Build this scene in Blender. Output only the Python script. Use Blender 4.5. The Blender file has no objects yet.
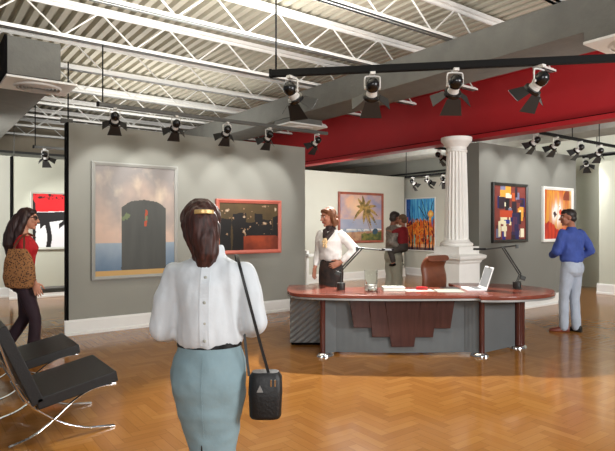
import bpy, bmesh, math, random
import numpy as np
from mathutils import Vector, Matrix, noise
random.seed(7)
R = math.radians
SC = bpy.context.scene
COL = SC.collection

# ------------------------------------------------------------------ camera
F, CX, CY, EYE = 540.0, 307.5, 225.5, 1.60
FW = (0.5930, 0.8053)            # camera forward on the ground
RT = (0.8053, -0.5930)           # camera right on the ground
YAW = -math.atan2(FW[0], FW[1])
cam_d = bpy.data.cameras.new('camera')
cam = bpy.data.objects.new('camera', cam_d)
COL.objects.link(cam)
cam.location = (0, 0, EYE)
cam.rotation_euler = (R(90), 0, YAW)
cam_d.sensor_width = 36.0
cam_d.lens = F * 36.0 / 615.0
cam_d.clip_start = 0.05
SC.camera = cam

# ------------------------------------------------------------------ world, lights, exposure
SC.view_settings.view_transform = 'Standard'
SC.view_settings.look = 'None'
SC.view_settings.gamma = 1.0
SC.view_settings.use_curve_mapping = False
SC.view_settings.exposure = 0.35
wd = bpy.data.worlds.new('world'); SC.world = wd
wd.use_nodes = True
bgn = wd.node_tree.nodes['Background']
bgn.inputs[0].default_value = (0.95, 0.97, 1.0, 1)
bgn.inputs[1].default_value = 0.18

def W(u, v):
    return (RT[0]*u + FW[0]*v, RT[1]*u + FW[1]*v)

def lamp(name, kind, loc, aim, energy, color=(1, 1, 1), size=0.3, spot=60, blend=0.3, parent=None, sy=None):
    d = bpy.data.lights.new(name, kind)
    d.energy = energy; d.color = color
    if kind == 'SPOT':
        d.spot_size = R(spot); d.spot_blend = blend; d.shadow_soft_size = size
    elif kind == 'AREA':
        d.size = size
        if sy: d.shape = 'RECTANGLE'; d.size_y = sy
    else:
        d.shadow_soft_size = size
    o = bpy.data.objects.new(name, d); COL.objects.link(o)
    o.location = loc
    o.rotation_euler = Vector(aim).to_track_quat('-Z', 'Y').to_euler()
    if parent: o.parent = parent
    return o

# key light high behind the desk: throws the desk's shadow towards the viewer
kx, ky = W(0.85, 8.8)
lamp('key_lamp', 'SPOT', (kx, ky, 3.42), (W(1.3, 4.4)[0]-kx, W(1.3, 4.4)[1]-ky, -3.42), 1050, (1, .96, .90), .04, 68, .3)
# unseen area lights added behind the viewer to wash the display walls
lamp('front_fill', 'AREA', (5.5, -4.5, 3.0), (0, 1, -.02), 430, (1, .99, .98), 3.0, sy=1.4)
lamp('front_left_fill', 'AREA', (-2.4, -4.2, 2.8), (.62, 1, 0), 190, (1, .99, .98), 2.4, sy=1.4)  # second unseen fill, added to reach the desk's side cabinet
lamp('side_passage_fill', 'AREA', (12.1, 7.3, 2.6), (1, -.1, .0), 45, (1, .99, .97), .8, sy=.8)  # added without a fixture, lifts the building wall past the right display wall
lamp('beam_fill', 'AREA', (6.85, 3.2, 2.3), (0, 0, 1), 15, (1, .99, .98), .9, sy=3.0)  # unseen fill added under the duct, beam and joist ends
lamp('back_wall_fill', 'AREA', (9.0, 8.9, 2.2), (0.5, 1.0, .08), 75, (1, .99, .97), 1.6, sy=1.0)  # invisible fill added to brighten the far walls
lamp('far_left_fill', 'AREA', (0.1, 11.0, 2.5), (.75, 1.0, .12), 80, (1, .99, .97), 1.2, sy=.8)  # added out of view to brighten the far left panels
lamp('far_right_fill', 'AREA', (9.3, 2.6, 2.8), (1, .38, .02), 80, (1, .99, .97), 1.0, sy=.8)  # out-of-view fill added for the far right wall
# added area lights without fixtures, facing up to brighten joists and roof deck
for nm, x, y, e, sz in (('up_fill_front', 2.3, 4.4, 190, 2.6), ('up_fill_left', 3.6, 9.9, 60, 2.6), ('up_fill_right', 10.0, 8.6, 45, 2.0)):
    lamp(nm, 'AREA', (x, y, 3.25 if x < 3 else 2.9), (0, 0, 1), e, (1, .99, .97), sz)

# ------------------------------------------------------------------ helpers
def lin(c):
    out = []
    for v in c:
        v /= 255.0
        out.append(v/12.92 if v <= 0.04045 else ((v+0.055)/1.055)**2.4)
    return tuple(out)

def mat(name, rgb, rough=0.5, metal=0.0, var=0.10, scale=6.0, bump=0.0, bscale=40.0, stretch=(1, 1, 1), spec=None, trans=0.0, emit=0.0):
    m = bpy.data.materials.new(name); m.use_nodes = True
    nt = m.node_tree; b = nt.nodes['Principled BSDF']
    c = lin(rgb)
    tc = nt.nodes.new('ShaderNodeTexCoord'); mp = nt.nodes.new('ShaderNodeMapping')
    mp.inputs['Scale'].default_value = stretch
    nt.links.new(tc.outputs['Object'], mp.inputs[0])
    n = nt.nodes.new('ShaderNodeTexNoise'); n.inputs['Scale'].default_value = scale; n.inputs['Detail'].default_value = 4
    nt.links.new(mp.outputs[0], n.inputs['Vector'])
    rp = nt.nodes.new('ShaderNodeValToRGB')
    rp.color_ramp.elements[0].position = .3; rp.color_ramp.elements[1].position = .7
    rp.color_ramp.elements[0].color = tuple(max(0, x*(1-var)) for x in c)+(1,)
    rp.color_ramp.elements[1].color = tuple(min(1, x*(1+var)) for x in c)+(1,)
    nt.links.new(n.outputs['Fac'], rp.inputs[0]); nt.links.new(rp.outputs[0], b.inputs['Base Color'])
    b.inputs['Roughness'].default_value = rough; b.inputs['Metallic'].default_value = metal
    if spec is not None: b.inputs['Specular IOR Level'].default_value = spec
    if trans: b.inputs['Transmission Weight'].default_value = trans; b.inputs['IOR'].default_value = 1.2
    if bump:
        n2 = nt.nodes.new('ShaderNodeTexNoise'); n2.inputs['Scale'].default_value = bscale; n2.inputs['Detail'].default_value = 5
        nt.links.new(mp.outputs[0], n2.inputs['Vector'])
        bp = nt.nodes.new('ShaderNodeBump'); bp.inputs['Strength'].default_value = bump; bp.inputs['Distance'].default_value = .02
        nt.links.new(n2.outputs['Fac'], bp.inputs['Height']); nt.links.new(bp.outputs[0], b.inputs['Normal'])
    return m

def empty(name, loc, rz=0.0, label=None, cat=None, group=None):
    o = bpy.data.objects.new(name, None); COL.objects.link(o)
    o.location = loc; o.rotation_euler = (0, 0, rz); o.empty_display_size = .2
    tag(o, label, cat, group)
    return o

def tag(o, label=None, cat=None, group=None, kind=None):
    if label: o['label'] = label
    if cat: o['category'] = cat
    if group: o['group'] = group
    if kind: o['kind'] = kind
    return o

def obj(name, bm, m, parent=None, smooth=False, bevel=0.0, seg=2, label=None, auto=None):
    me = bpy.data.meshes.new(name)
    bmesh.ops.recalc_face_normals(bm, faces=bm.faces[:])
    bm.to_mesh(me); bm.free()
    for x in (m if isinstance(m, (list, tuple)) else [m]): me.materials.append(x)
    o = bpy.data.objects.new(name, me); COL.objects.link(o)
    if parent: o.parent = parent
    if smooth:
        for p in me.polygons: p.use_smooth = True
    if auto:
        me.set_sharp_from_angle(angle=R(auto))
    if bevel:
        md = o.modifiers.new('b', 'BEVEL'); md.width = bevel; md.segments = seg; md.limit_method = 'ANGLE'
    if label: o['label'] = label
    return o

def BM(): return bmesh.new()

def box(bm, lo, hi, rot=None, mi=0):
    vs = [bm.verts.new((x, y, z)) for x in (lo[0], hi[0]) for y in (lo[1], hi[1]) for z in (lo[2], hi[2])]
    if rot is not None:
        for v in vs: v.co = rot @ v.co
    for f in ((0, 1, 3, 2), (4, 6, 7, 5), (0, 4, 5, 1), (2, 3, 7, 6), (0, 2, 6, 4), (1, 5, 7, 3)):
        fc = bm.faces.new([vs[i] for i in f]); fc.material_index = mi
    return vs

def cbox(bm, c, s, rot=None, mi=0):
    lo = (-s[0]/2, -s[1]/2, -s[2]/2); hi = (s[0]/2, s[1]/2, s[2]/2)
    M = Matrix.Translation(c)
    if rot is not None: M = M @ rot
    return box(bm, lo, hi, M, mi)

def frame_of(d):
    d = Vector(d).normalized()
    a = Vector((0, 0, 1)) if abs(d.z) < .95 else Vector((1, 0, 0))
    x = d.cross(a).normalized(); y = x.cross(d).normalized()
    return x, y, d

def rings(bm, rs, cap=True, closed=False, mi=0):
    prev = None; first = None
    for r in rs:
        vs = [bm.verts.new(p) for p in r]
        if prev:
            n = len(vs)
            for i in range(n):
                f = bm.faces.new((prev[i], prev[(i+1) % n], vs[(i+1) % n], vs[i])); f.material_index = mi
        else: first = vs
        prev = vs
    if closed:
        n = len(prev)
        for i in range(n): bm.faces.new((prev[i], prev[(i+1) % n], first[(i+1) % n], first[i])).material_index = mi
    elif cap:
        bm.faces.new(list(reversed(first))).material_index = mi; bm.faces.new(prev).material_index = mi

def cone(bm, p, q, r0, r1, n=14, mi=0):
    p, q = Vector(p), Vector(q)
    if (q-p).length < 1e-6: return
    x, y, d = frame_of(q-p)
    rings(bm, [[c + x*math.cos(2*math.pi*i/n)*r + y*math.sin(2*math.pi*i/n)*r for i in range(n)] for c, r in ((p, r0), (q, r1))], mi=mi)

def tube(bm, pts, r, n=8, mi=0, flat=None):
    pts = [Vector(p) for p in pts]
    rs = []
    up = None
    for i, p in enumerate(pts):
        t = (pts[min(i+1, len(pts)-1)] - pts[max(i-1, 0)]).normalized()
        if up is None:
            x, y, _ = frame_of(t)
        else:
            x = (up - t*up.dot(t)).normalized(); y = x.cross(t).normalized()
        up = x
        rr = r[i] if isinstance(r, (list, tuple)) else r
        a, b = (rr, rr) if flat is None else flat
        rs.append([p + x*math.cos(2*math.pi*k/n)*a + y*math.sin(2*math.pi*k/n)*b for k in range(n)])
    rings(bm, rs, mi=mi)

def ribbon(bm, pts, wvec, w, t, mi=0):
    """flat bar swept along pts; wvec = width direction, w width, t thickness"""
    pts = [Vector(p) for p in pts]; wv = Vector(wvec).normalized(); rs = []
    for i, p in enumerate(pts):
        tg = (pts[min(i+1, len(pts)-1)] - pts[max(i-1, 0)]).normalized()
        nn = tg.cross(wv).normalized()
        rs.append([p + wv*a*w/2 + nn*b*t/2 for a, b in ((-1, -1), (1, -1), (1, 1), (-1, 1))])
    rings(bm, rs, mi=mi)

def lathe(bm, prof, c=(0, 0, 0), n=24, axis=None, mi=0):
    c = Vector(c)
    if axis is None: x, y, d = Vector((1, 0, 0)), Vector((0, 1, 0)), Vector((0, 0, 1))
    else: x, y, d = frame_of(axis)
    rings(bm, [[c + d*z + x*math.cos(2*math.pi*i/n)*r + y*math.sin(2*math.pi*i/n)*r for i in range(n)] for r, z in prof], mi=mi)

def prism(bm, poly, z0, z1, mi=0):
    rings(bm, [[(x, y, z0) for x, y in poly], [(x, y, z1) for x, y in poly]], mi=mi)

def ell(bm, c, r, rot=None, seg=16, mi=0):
    M = Matrix.Translation(c)
    if rot is not None: M = M @ rot
    M = M @ Matrix.Diagonal((r[0], r[1], r[2], 1))
    ball(bm, M, seg, max(8, seg*2//3))

def ball(bm, M, nu, nv):
    top = bm.verts.new(M @ Vector((0, 0, 1))); bot = bm.verts.new(M @ Vector((0, 0, -1))); prev = None
    for j in range(1, nv):
        th = math.pi*j/nv
        row = [bm.verts.new(M @ Vector((math.sin(th)*math.cos(2*math.pi*i/nu), math.sin(th)*math.sin(2*math.pi*i/nu), math.cos(th)))) for i in range(nu)]
        for i in range(nu):
            k = (i+1) % nu
            if prev is None: bm.faces.new((top, row[i], row[k]))
            else: bm.faces.new((prev[i], row[i], row[k], prev[k]))
        prev = row
    for i in range(nu): bm.faces.new((bot, prev[(i+1) % nu], prev[i]))

def caps(bm, pts, rad, n=14):
    """chain of capsules: tapering limb"""
    for i, p in enumerate(pts):
        ell(bm, p, (rad[i],)*3, seg=14)
        if i: cone(bm, pts[i-1], p, rad[i-1], rad[i], n)

def spline(pts, n=8):
    pts = [Vector(p) for p in pts]; out = []
    P = [pts[0]*2-pts[1]] + pts + [pts[-1]*2-pts[-2]]
    for i in range(1, len(P)-2):
        p0, p1, p2, p3 = P[i-1:i+3]
        for k in range(n):
            t = k/n
            out.append(.5*((2*p1) + (p2-p0)*t + (2*p0-5*p1+4*p2-p3)*t*t + (3*p1-p0-3*p2+p3)*t**3))
    out.append(pts[-1]); return out

TMP = bpy.data.scenes.new('workbench')      # scratch scene, removed at the end
def remeshed(name, bm, voxel, m, parent=None, sm=3, wr=0.0, wf=(9, 9, 5), pick=None, clip=None):
    """fuse closed shapes into ONE continuous surface"""
    me = bpy.data.meshes.new('t'); bmesh.ops.recalc_face_normals(bm, faces=bm.faces[:]); bm.to_mesh(me); bm.free()
    t = bpy.data.objects.new('t', me); TMP.collection.objects.link(t)
    md = t.modifiers.new('r', 'REMESH'); md.mode = 'VOXEL'; md.voxel_size = voxel
    s = t.modifiers.new('s', 'SMOOTH'); s.iterations = sm; s.factor = .5
    TMP.view_layers[0].update(); dg = TMP.view_layers[0].depsgraph
    out = bpy.data.meshes.new_from_object(t.evaluated_get(dg))
    bpy.data.objects.remove(t); bpy.data.meshes.remove(me)
    out.name = name
    if wr:
        for v in out.vertices:
            c = v.co
            q = Vector((c.x*wf[0], c.y*wf[1], c.z*wf[2]))
            k = noise.noise(q) + .5*noise.noise(q*2.3)
            v.co = c + v.normal*k*wr
    out.materials.clear()
    for x in (m if isinstance(m, (list, tuple)) else [m]): out.materials.append(x)
    for p in out.polygons:
        p.use_smooth = True
        if pick: p.material_index = pick(p.center)
    o = bpy.data.objects.new(name, out); COL.objects.link(o)
    if parent: o.parent = parent
    return o

# ------------------------------------------------------------------ materials
M = {}
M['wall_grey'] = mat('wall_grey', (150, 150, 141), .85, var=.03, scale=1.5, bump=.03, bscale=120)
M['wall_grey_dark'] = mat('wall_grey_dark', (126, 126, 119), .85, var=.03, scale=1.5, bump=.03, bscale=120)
M['wall_light'] = mat('wall_light', (203, 203, 190), .85, var=.03, scale=1.5)
M['wall_sage'] = mat('wall_sage', (198, 200, 184), .85, var=.03, scale=1.2)
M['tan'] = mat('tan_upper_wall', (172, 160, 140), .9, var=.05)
M['white_trim'] = mat('white_trim', (238, 238, 234), .45, var=.02)
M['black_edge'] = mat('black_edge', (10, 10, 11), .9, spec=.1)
M['deck'] = mat('deck_metal', (190, 184, 166), .55, var=.05, scale=3)
M['joist'] = mat('joist_paint', (240, 240, 236), .45, var=.03)
M['red'] = mat('beam_red', (168, 22, 31), .55, var=.06, scale=1.2)
M['duct'] = mat('duct_grey', (104, 104, 98), .75, var=.10, scale=5, bump=.25, bscale=30)
M['diff'] = mat('diffuser_white', (225, 225, 220), .4, var=.02)
M['track'] = mat('track_black', (14, 14, 14), .75, spec=.2)
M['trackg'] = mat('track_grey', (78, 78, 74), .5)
M['black'] = mat('black_gloss', (18, 18, 19), .25)
M['door'] = mat('blade_black', (34, 34, 34), .45)
M['silver'] = mat('silver', (205, 203, 198), .22, 1.0, var=.05)
M['chrome'] = mat('chrome', (215, 215, 215), .10, 1.0, var=.02)
M['yoke'] = mat('yoke_white', (205, 203, 198), .35)
M['leather'] = mat('black_leather', (15, 15, 16), .5, var=.12, scale=20, bump=.12, bscale=90)
M['cherry'] = mat('cherry_wood', (120, 60, 46), .22, var=.22, scale=3, stretch=(1, 9, 9))
M['cherry_dark'] = mat('dark_cherry', (66, 38, 34), .25, var=.2, scale=3, stretch=(9, 9, 1))
M['cherry_post'] = mat('cherry_post', (78, 38, 31), .2, var=.25, scale=3, stretch=(9, 9, 1))
M['brown_leather'] = mat('brown_leather', (104, 58, 38), .4, var=.15, scale=14, bump=.1)
M['column'] = mat('column_plaster', (244, 243, 238), .6, var=.02, bump=.04, bscale=60)
M['alum'] = mat('aluminium', (165, 168, 168), .35, .6, var=.05)
M['paper'] = mat('paper', (168, 170, 160), .7, var=.03)
M['redp'] = mat('red_plastic', (190, 26, 34), .3)
M['lamp_metal'] = mat('lamp_dark_metal', (62, 64, 62), .35, .5)
M['laptop'] = mat('laptop_white', (226, 228, 228), .35, var=.02)
M['keys'] = mat('laptop_keys', (110, 112, 114), .5)
M['benchgrey'] = mat('bench_grey', (120, 122, 118), .5)

def fluted(name, rgb, dirv, scale, strength=.5, diag=False):
    m = mat(name, rgb, .55, var=.06, scale=4)
    nt = m.node_tree; b = nt.nodes['Principled BSDF']
    tc = nt.nodes.new('ShaderNodeTexCoord'); mp = nt.nodes.new('ShaderNodeMapping')
    mp.inputs['Rotation'].default_value = dirv
    nt.links.new(tc.outputs['Object'], mp.inputs[0])
    w = nt.nodes.new('ShaderNodeTexWave'); w.wave_type = 'BANDS'; w.bands_direction = 'X'
    w.inputs['Scale'].default_value = scale
    w.inputs['Distortion'].default_value = 1.2 if diag else 0
    w.inputs['Detail'].default_value = .5
    w.inputs['Detail Scale'].default_value = .6
    nt.links.new(mp.outputs[0], w.inputs['Vector'])
    bp = nt.nodes.new('ShaderNodeBump'); bp.inputs['Strength'].default_value = strength; bp.inputs['Distance'].default_value = .02
    nt.links.new(w.outputs['Fac'], bp.inputs['Height']); nt.links.new(bp.outputs[0], b.inputs['Normal'])
    return m
M['flute'] = fluted('fluted_grey', (96, 100, 101), (0, 0, 0), 22, .35)
M['wavepanel'] = fluted('diagonal_ribbed_grey', (150, 153, 153), (0, R(-52), 0), 5.0, .9, True)

# herringbone parquet, worked out plank by plank in world units
def parquet():
    m = bpy.data.materials.new('herringbone_parquet'); m.use_nodes = True
    nt = m.node_tree; b = nt.nodes['Principled BSDF']; L = nt.links
    def S(x, inp):
        if isinstance(x, (int, float)): inp.default_value = x
        else: L.new(x, inp)
    def ma(op, a, bb=0.0, c=None):
        n = nt.nodes.new('ShaderNodeMath'); n.operation = op; S(a, n.inputs[0]); S(bb, n.inputs[1])
        if c is not None: S(c, n.inputs[2])
        return n.outputs[0]
    def mixf(f, a, c):     # f ? c : a
        return ma('ADD', ma('MULTIPLY', a, ma('SUBTRACT', 1.0, f)), ma('MULTIPLY', c, f))
    tc = nt.nodes.new('ShaderNodeTexCoord'); sp = nt.nodes.new('ShaderNodeSeparateXYZ')
    L.new(tc.outputs['Object'], sp.inputs[0])
    Wd, n = 0.085, 4
    x = ma('DIVIDE', sp.outputs[0], Wd); y = ma('DIVIDE', sp.outputs[1], Wd)
    i = ma('FLOOR', x); j = ma('FLOOR', y)
    a = ma('FLOORED_MODULO', ma('ADD', ma('SUBTRACT', i, j), .01), 2*n); a = ma('FLOOR', a)
    isV = ma('GREATER_THAN', a, n-.5)
    bb = ma('SUBTRACT', 2*n-1, a)
    i0 = ma('SUBTRACT', i, a); j0 = ma('SUBTRACT', j, bb)
    al = mixf(isV, ma('SUBTRACT', x, i0), ma('SUBTRACT', y, j0))
    ac = mixf(isV, ma('SUBTRACT', y, j), ma('SUBTRACT', x, i))
    idx = mixf(isV, i0, i); idy = mixf(isV, j, j0)
    cb = nt.nodes.new('ShaderNodeCombineXYZ'); L.new(idx, cb.inputs[0]); L.new(idy, cb.inputs[1]); L.new(isV, cb.inputs[2])
    wn = nt.nodes.new('ShaderNodeTexWhiteNoise'); wn.noise_dimensions = '3D'; L.new(cb.outputs[0], wn.inputs['Vector'])
    rnd = wn.outputs['Value']
    e = ma('MINIMUM', ma('MINIMUM', ac, ma('SUBTRACT', 1.0, ac)), ma('MINIMUM', al, ma('SUBTRACT', float(n), al)))
    seam = ma('LESS_THAN', e, 0.028)
    g = nt.nodes.new('ShaderNodeCombineXYZ'); L.new(ma('MULTIPLY', al, .35), g.inputs[0]); L.new(ma('MULTIPLY', ac, 5.0), g.inputs[1]); L.new(ma('MULTIPLY', rnd, 57.0), g.inputs[2])
    gn = nt.nodes.new('ShaderNodeTexNoise'); gn.inputs['Scale'].default_value = 1.6; gn.inputs['Detail'].default_value = 5; L.new(g.outputs[0], gn.inputs['Vector'])
    v = ma('ADD', ma('MULTIPLY', rnd, .55), ma('MULTIPLY', gn.outputs['Fac'], .5))
    rp = nt.nodes.new('ShaderNodeValToRGB'); L.new(v, rp.inputs[0])
    els = rp.color_ramp.elements
    els[0].position = .08; els[0].color = lin((144, 94, 42))+(1,)
    els[1].position = .95; els[1].color = lin((172, 121, 62))+(1,)
    mid = els.new(.5); mid.color = lin((158, 106, 50))+(1,)
    mx = nt.nodes.new('ShaderNodeMix'); mx.data_type = 'RGBA'
    L.new(ma('MULTIPLY', seam, .38), mx.inputs['Factor']); L.new(rp.outputs[0], mx.inputs['A'])
    mx.inputs['B'].default_value = lin((96, 58, 24))+(1,)
    L.new(mx.outputs['Result'], b.inputs['Base Color'])
    b.inputs['Roughness'].default_value = .15
    b.inputs['Specular IOR Level'].default_value = .22
    return m
M['floor'] = parquet()

# ------------------------------------------------------------------ structure
def struct(name, bm, m, bevel=0.0, smooth=False):
    o = obj(name, bm, m, None, smooth, bevel); o['kind'] = 'structure'; return o

bm = BM(); box(bm, (-4, -3, -.12), (14.6, 16.5, 0)); struct('floor', bm, M['floor'])

# fluted roof deck (real corrugation) running front to back
bm = BM()
x = -2.0; prof = []
while x < 14.4:
    prof += [(x, 4.425), (x+.080, 4.425), (x+.090, 4.510), (x+.148, 4.510)]
    x += .158
lo = [(px_, pz) for px_, pz in prof]
ys = (1.8, 16.25)
va = [[bm.verts.new((px_, yy, pz)) for px_, pz in lo] for yy in ys]
vb = [[bm.verts.new((px_, yy, 4.56)) for px_, pz in (lo[0], lo[-1])] for yy in ys]
for k in range(len(lo)-1): bm.faces.new((va[0][k], va[0][k+1], va[1][k+1], va[1][k]))
bm.faces.new((vb[0][0], vb[0][1], vb[1][1], vb[1][0]))
for q in (0, 1): bm.faces.new([*va[q], vb[q][1], vb[q][0]])
bm.faces.new((va[0][0], va[1][0], vb[1][0], vb[0][0])); bm.faces.new((va[0][-1], va[1][-1], vb[1][1], vb[0][1]))
struct('ceiling', bm, M['deck'])

def panel_wall(name, lo, hi, m, ends=None, base_sides='front', bh=.23):
    bm = BM(); box(bm, lo, hi)
    ms = [m]
    if ends:
        ms = [m, ends]
        for f in bm.faces:
            if abs(f.normal.x) > .9 or (bmesh.ops.recalc_face_normals(bm, faces=[f]) or abs(f.normal.x) > .9): f.material_index = 1
    o = struct(name, bm, ms); return o

def baseboard(name, x0, x1, y, axis='x', h=.22, t=.03):
    """stepped white skirting standing in front of a wall face"""
    bm = BM()
    pr = [(0, 0), (-t-.025, 0), (-t-.025, .035), (-t, .05), (-t, h-.03), (-t+.015, h), (0, h)]
    if axis == 'x': rings(bm, [[(xx, y+p, z) for p, z in pr] for xx in (x0, x1)])
    else: rings(bm, [[(y+p, xx, z) for p, z in pr] for xx in (x0, x1)])
    struct(name, bm, M['white_trim'])

# display wall with the big portrait-format painting
panel_wall('wall_front', (1.86, 8.39, 0), (6.12, 8.53, 3.10), M['wall_grey'])
bm = BM(); box(bm, (1.835, 8.375, 0), (1.86, 8.545, 3.10)); struct('trim_1', bm, M['black_edge'])
baseboard('baseboard_front', 1.80, 6.14, 8.39)
# right display wall
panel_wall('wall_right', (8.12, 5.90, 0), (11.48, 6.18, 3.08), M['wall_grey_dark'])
baseboard('baseboard_right', 8.10, 11.50, 5.90)
# far wall with the seascape
panel_wall('wall_back', (8.68, 11.9, 0), (12.55, 12.15, 3.12), M['wall_light'])
baseboard('baseboard_back', 8.66, 12.57, 11.9, h=.25)
# wall with the tall street picture
panel_wall('wall_side', (13.05, 7.0, 0), (13.25, 13.0, 3.10), M['wall_light'])
baseboard('baseboard_side', 7.0, 13.0, 13.05, 'y', .25)
panel_wall('wall_far_right', (13.05, 1.5, 0), (13.3, 6.16, 3.10), M['wall_sage'])
baseboard('baseboard_far_right', 1.5, 6.2, 13.05, 'y', .24)
# far left panel with the red picture
panel_wall('wall_far_left', (1.80, 13.2, 0), (7.6, 13.36, 3.10), M['wall_sage'])
bm = BM(); box(bm, (1.765, 13.18, 0), (1.80, 13.38, 3.10)); struct('trim_2', bm, M['black_edge'])
baseboard('baseboard_far_left', 1.72, 7.6, 13.2)
# building shell
bm = BM(); box(bm, (-4, 16.2, 0), (14.6, 16.5, 3.52)); struct('wall_building_back', bm, M['wall_light'])
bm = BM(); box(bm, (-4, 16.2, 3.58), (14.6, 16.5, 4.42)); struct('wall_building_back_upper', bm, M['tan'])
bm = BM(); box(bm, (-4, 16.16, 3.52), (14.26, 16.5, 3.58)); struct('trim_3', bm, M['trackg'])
panel_wall('wall_left', (-3.5, 13.7, 0), (2.4, 13.86, 3.16), M['wall_light'])
baseboard('baseboard_left', -3.5, 2.4, 13.7)
bm = BM(); box(bm, (14.3, -3, 0), (14.6, 16.2, 3.40)); struct('wall_building_right', bm, M['wall_sage'])
bm = BM(); box(bm, (14.3, -3, 3.46), (14.6, 16.2, 4.42)); struct('wall_building_right_upper', bm, M['wall_light'])
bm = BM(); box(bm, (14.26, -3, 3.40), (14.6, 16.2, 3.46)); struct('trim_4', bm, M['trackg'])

# ------------------------------------------------------------------ red steel beam
t = empty('steel_beam', (8.15, 7.5, 3.12), 0, 'long red steel I-beam crossing the ceiling from back to right', 'beam')
y0, y1 = -7.0, 8.6
bm = BM(); box(bm, (-.02, y0, .11), (.02, y1, 1.03)); obj('web', bm, M['red'], t)
bm = BM(); box(bm, (-.15, y0, 0), (.15, y1, .075)); obj('flange', bm, M['red'], t, bevel=.004)
bm = BM(); box(bm, (-.15, y0, 1.03), (.15, y1, 1.09)); obj('flange', bm, M['red'], t)
bm = BM(); box(bm, (-.035, y0, .075), (.035, y1, .11)); obj('web_shade_strip', bm, M['black_edge'], t, label='black strip standing in for the shaded gap along the foot of the beam')  # black colour paints the shade where web meets flange

# ------------------------------------------------------------------ joists
JG = 'white open-web roof joists'
ordn = ['first', 'second', 'third', 'fourth', 'fifth', 'sixth', 'seventh', 'eighth', 'ninth', 'tenth']
def joist(yj, xa, xb, lab, group):
    t = empty('roof_joist', (xa, yj, 3.93), 0, lab, 'roof joist', group)
    Ln = xb-xa; H = .465
    bm = BM()
    for s in (-1, 1): box(bm, (.25, s*.03-.022, 0), (Ln-.12, s*.03+.022, .006)); box(bm, (.25, s*.012-.004, 0), (Ln-.12, s*.012+.004, .055))
    box(bm, (.25, -.05, .0), (Ln-.12, .05, .03))
    obj('bottom_chord', bm, M['joist'], t)
    bm = BM(); box(bm, (0, -.05, H-.05), (Ln, .05, H)); box(bm, (0, -.012, H-.09), (Ln, .012, H-.05)); obj('top_chord', bm, M['joist'], t)
    k = 0; x = .28; st = .45
    bm = BM()
    pts = []
    while x < Ln-.1:
        pts.append((x, 0, .03 if k % 2 else H-.05)); x += st; k += 1
    for p, q in zip(pts, pts[1:]): cone(bm, p, q, .011, .011, 6)
    cone(bm, (Ln-.5, 0, .03), (Ln-.02, 0, H-.06), .011, .011, 6)
    obj('web_rod', bm, M['joist'], t)
JY = [3.0, 4.4, 5.8, 7.2, 8.6, 10.0, 11.4, 12.8, 14.2, 15.6]
for k, yj in enumerate(JY):
    joist(yj, -1.9, 8.0, 'white open-web roof joist, %s from the viewer, left of the red beam' % ordn[k], JG)
for k, yj in enumerate(JY):
    joist(yj, 8.3, 14.28, 'white open-web roof joist, %s from the viewer, beyond the red beam' % ordn[k], 'white roof joists beyond the red beam')

# ------------------------------------------------------------------ air ducts with ceiling diffusers
def diffuser(parent, cx, cy, z, w, l):
    bm = BM(); box(bm, (cx-w/2, cy-l/2, z), (cx+w/2, cy+l/2, z+.03)); pl = obj('diffuser_plate', bm, M['diff'], parent, bevel=.005)
    bm = BM()
    r0 = min(w, l)*.40
    for k in range(6):
        r = r0*(1-k*.15)
        lathe(bm, [(r, 0), (r-.018, -.022), (r-.024, -.018), (r-.008, .004)], (cx, cy, z-.002), 36)
    obj('grille_ring', bm, M['diff'], pl, smooth=True, auto=40)
t = empty('air_duct', (1.25, 10.8, 3.45), 0, 'dark grey square air duct over the far left gallery with white round diffuser', 'air duct')
bm = BM(); box(bm, (-.30, -3.38, 0), (.30, 5.3, .46)); du = obj('duct_body', bm, M['duct'], t)
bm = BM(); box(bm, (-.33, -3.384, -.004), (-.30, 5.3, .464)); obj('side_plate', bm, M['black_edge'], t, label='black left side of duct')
diffuser(t, .10, -3.0, -.035, .82, .72)
t = empty('air_duct', (5.76, 7.4, 3.53), 0, 'long grey textured air duct crossing under joists left of the red beam', 'air duct')
bm = BM(); box(bm, (-.34, -7.4, 0), (.34, 8.7, .38)); obj('duct_body', bm, M['duct'], t)
bm = BM(); box(bm, (-.35, -5.6, -.10), (.35, -4.70, .01)); obj('diffuser_box', bm, M['duct'], t)
diffuser(t, .02, -5.1, -.135, .78, .80)
bm = BM(); box(bm, (-.30, .45, -.09), (.35, 1.05, .01)); obj('diffuser_box', bm, M['duct'], t)
diffuser(t, .04, .75, -.125, .84, .66)
t = empty('air_duct', (11.4, 7.4, 3.5), 0, 'pale grey air duct seen beyond and beneath the red beam', 'air duct')
bm = BM(); box(bm, (-.45, -7, 0), (.45, 8.7, .42)); obj('duct_body', bm, mat('duct_pale', (150, 150, 143), .7, bump=.1), t)

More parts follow.
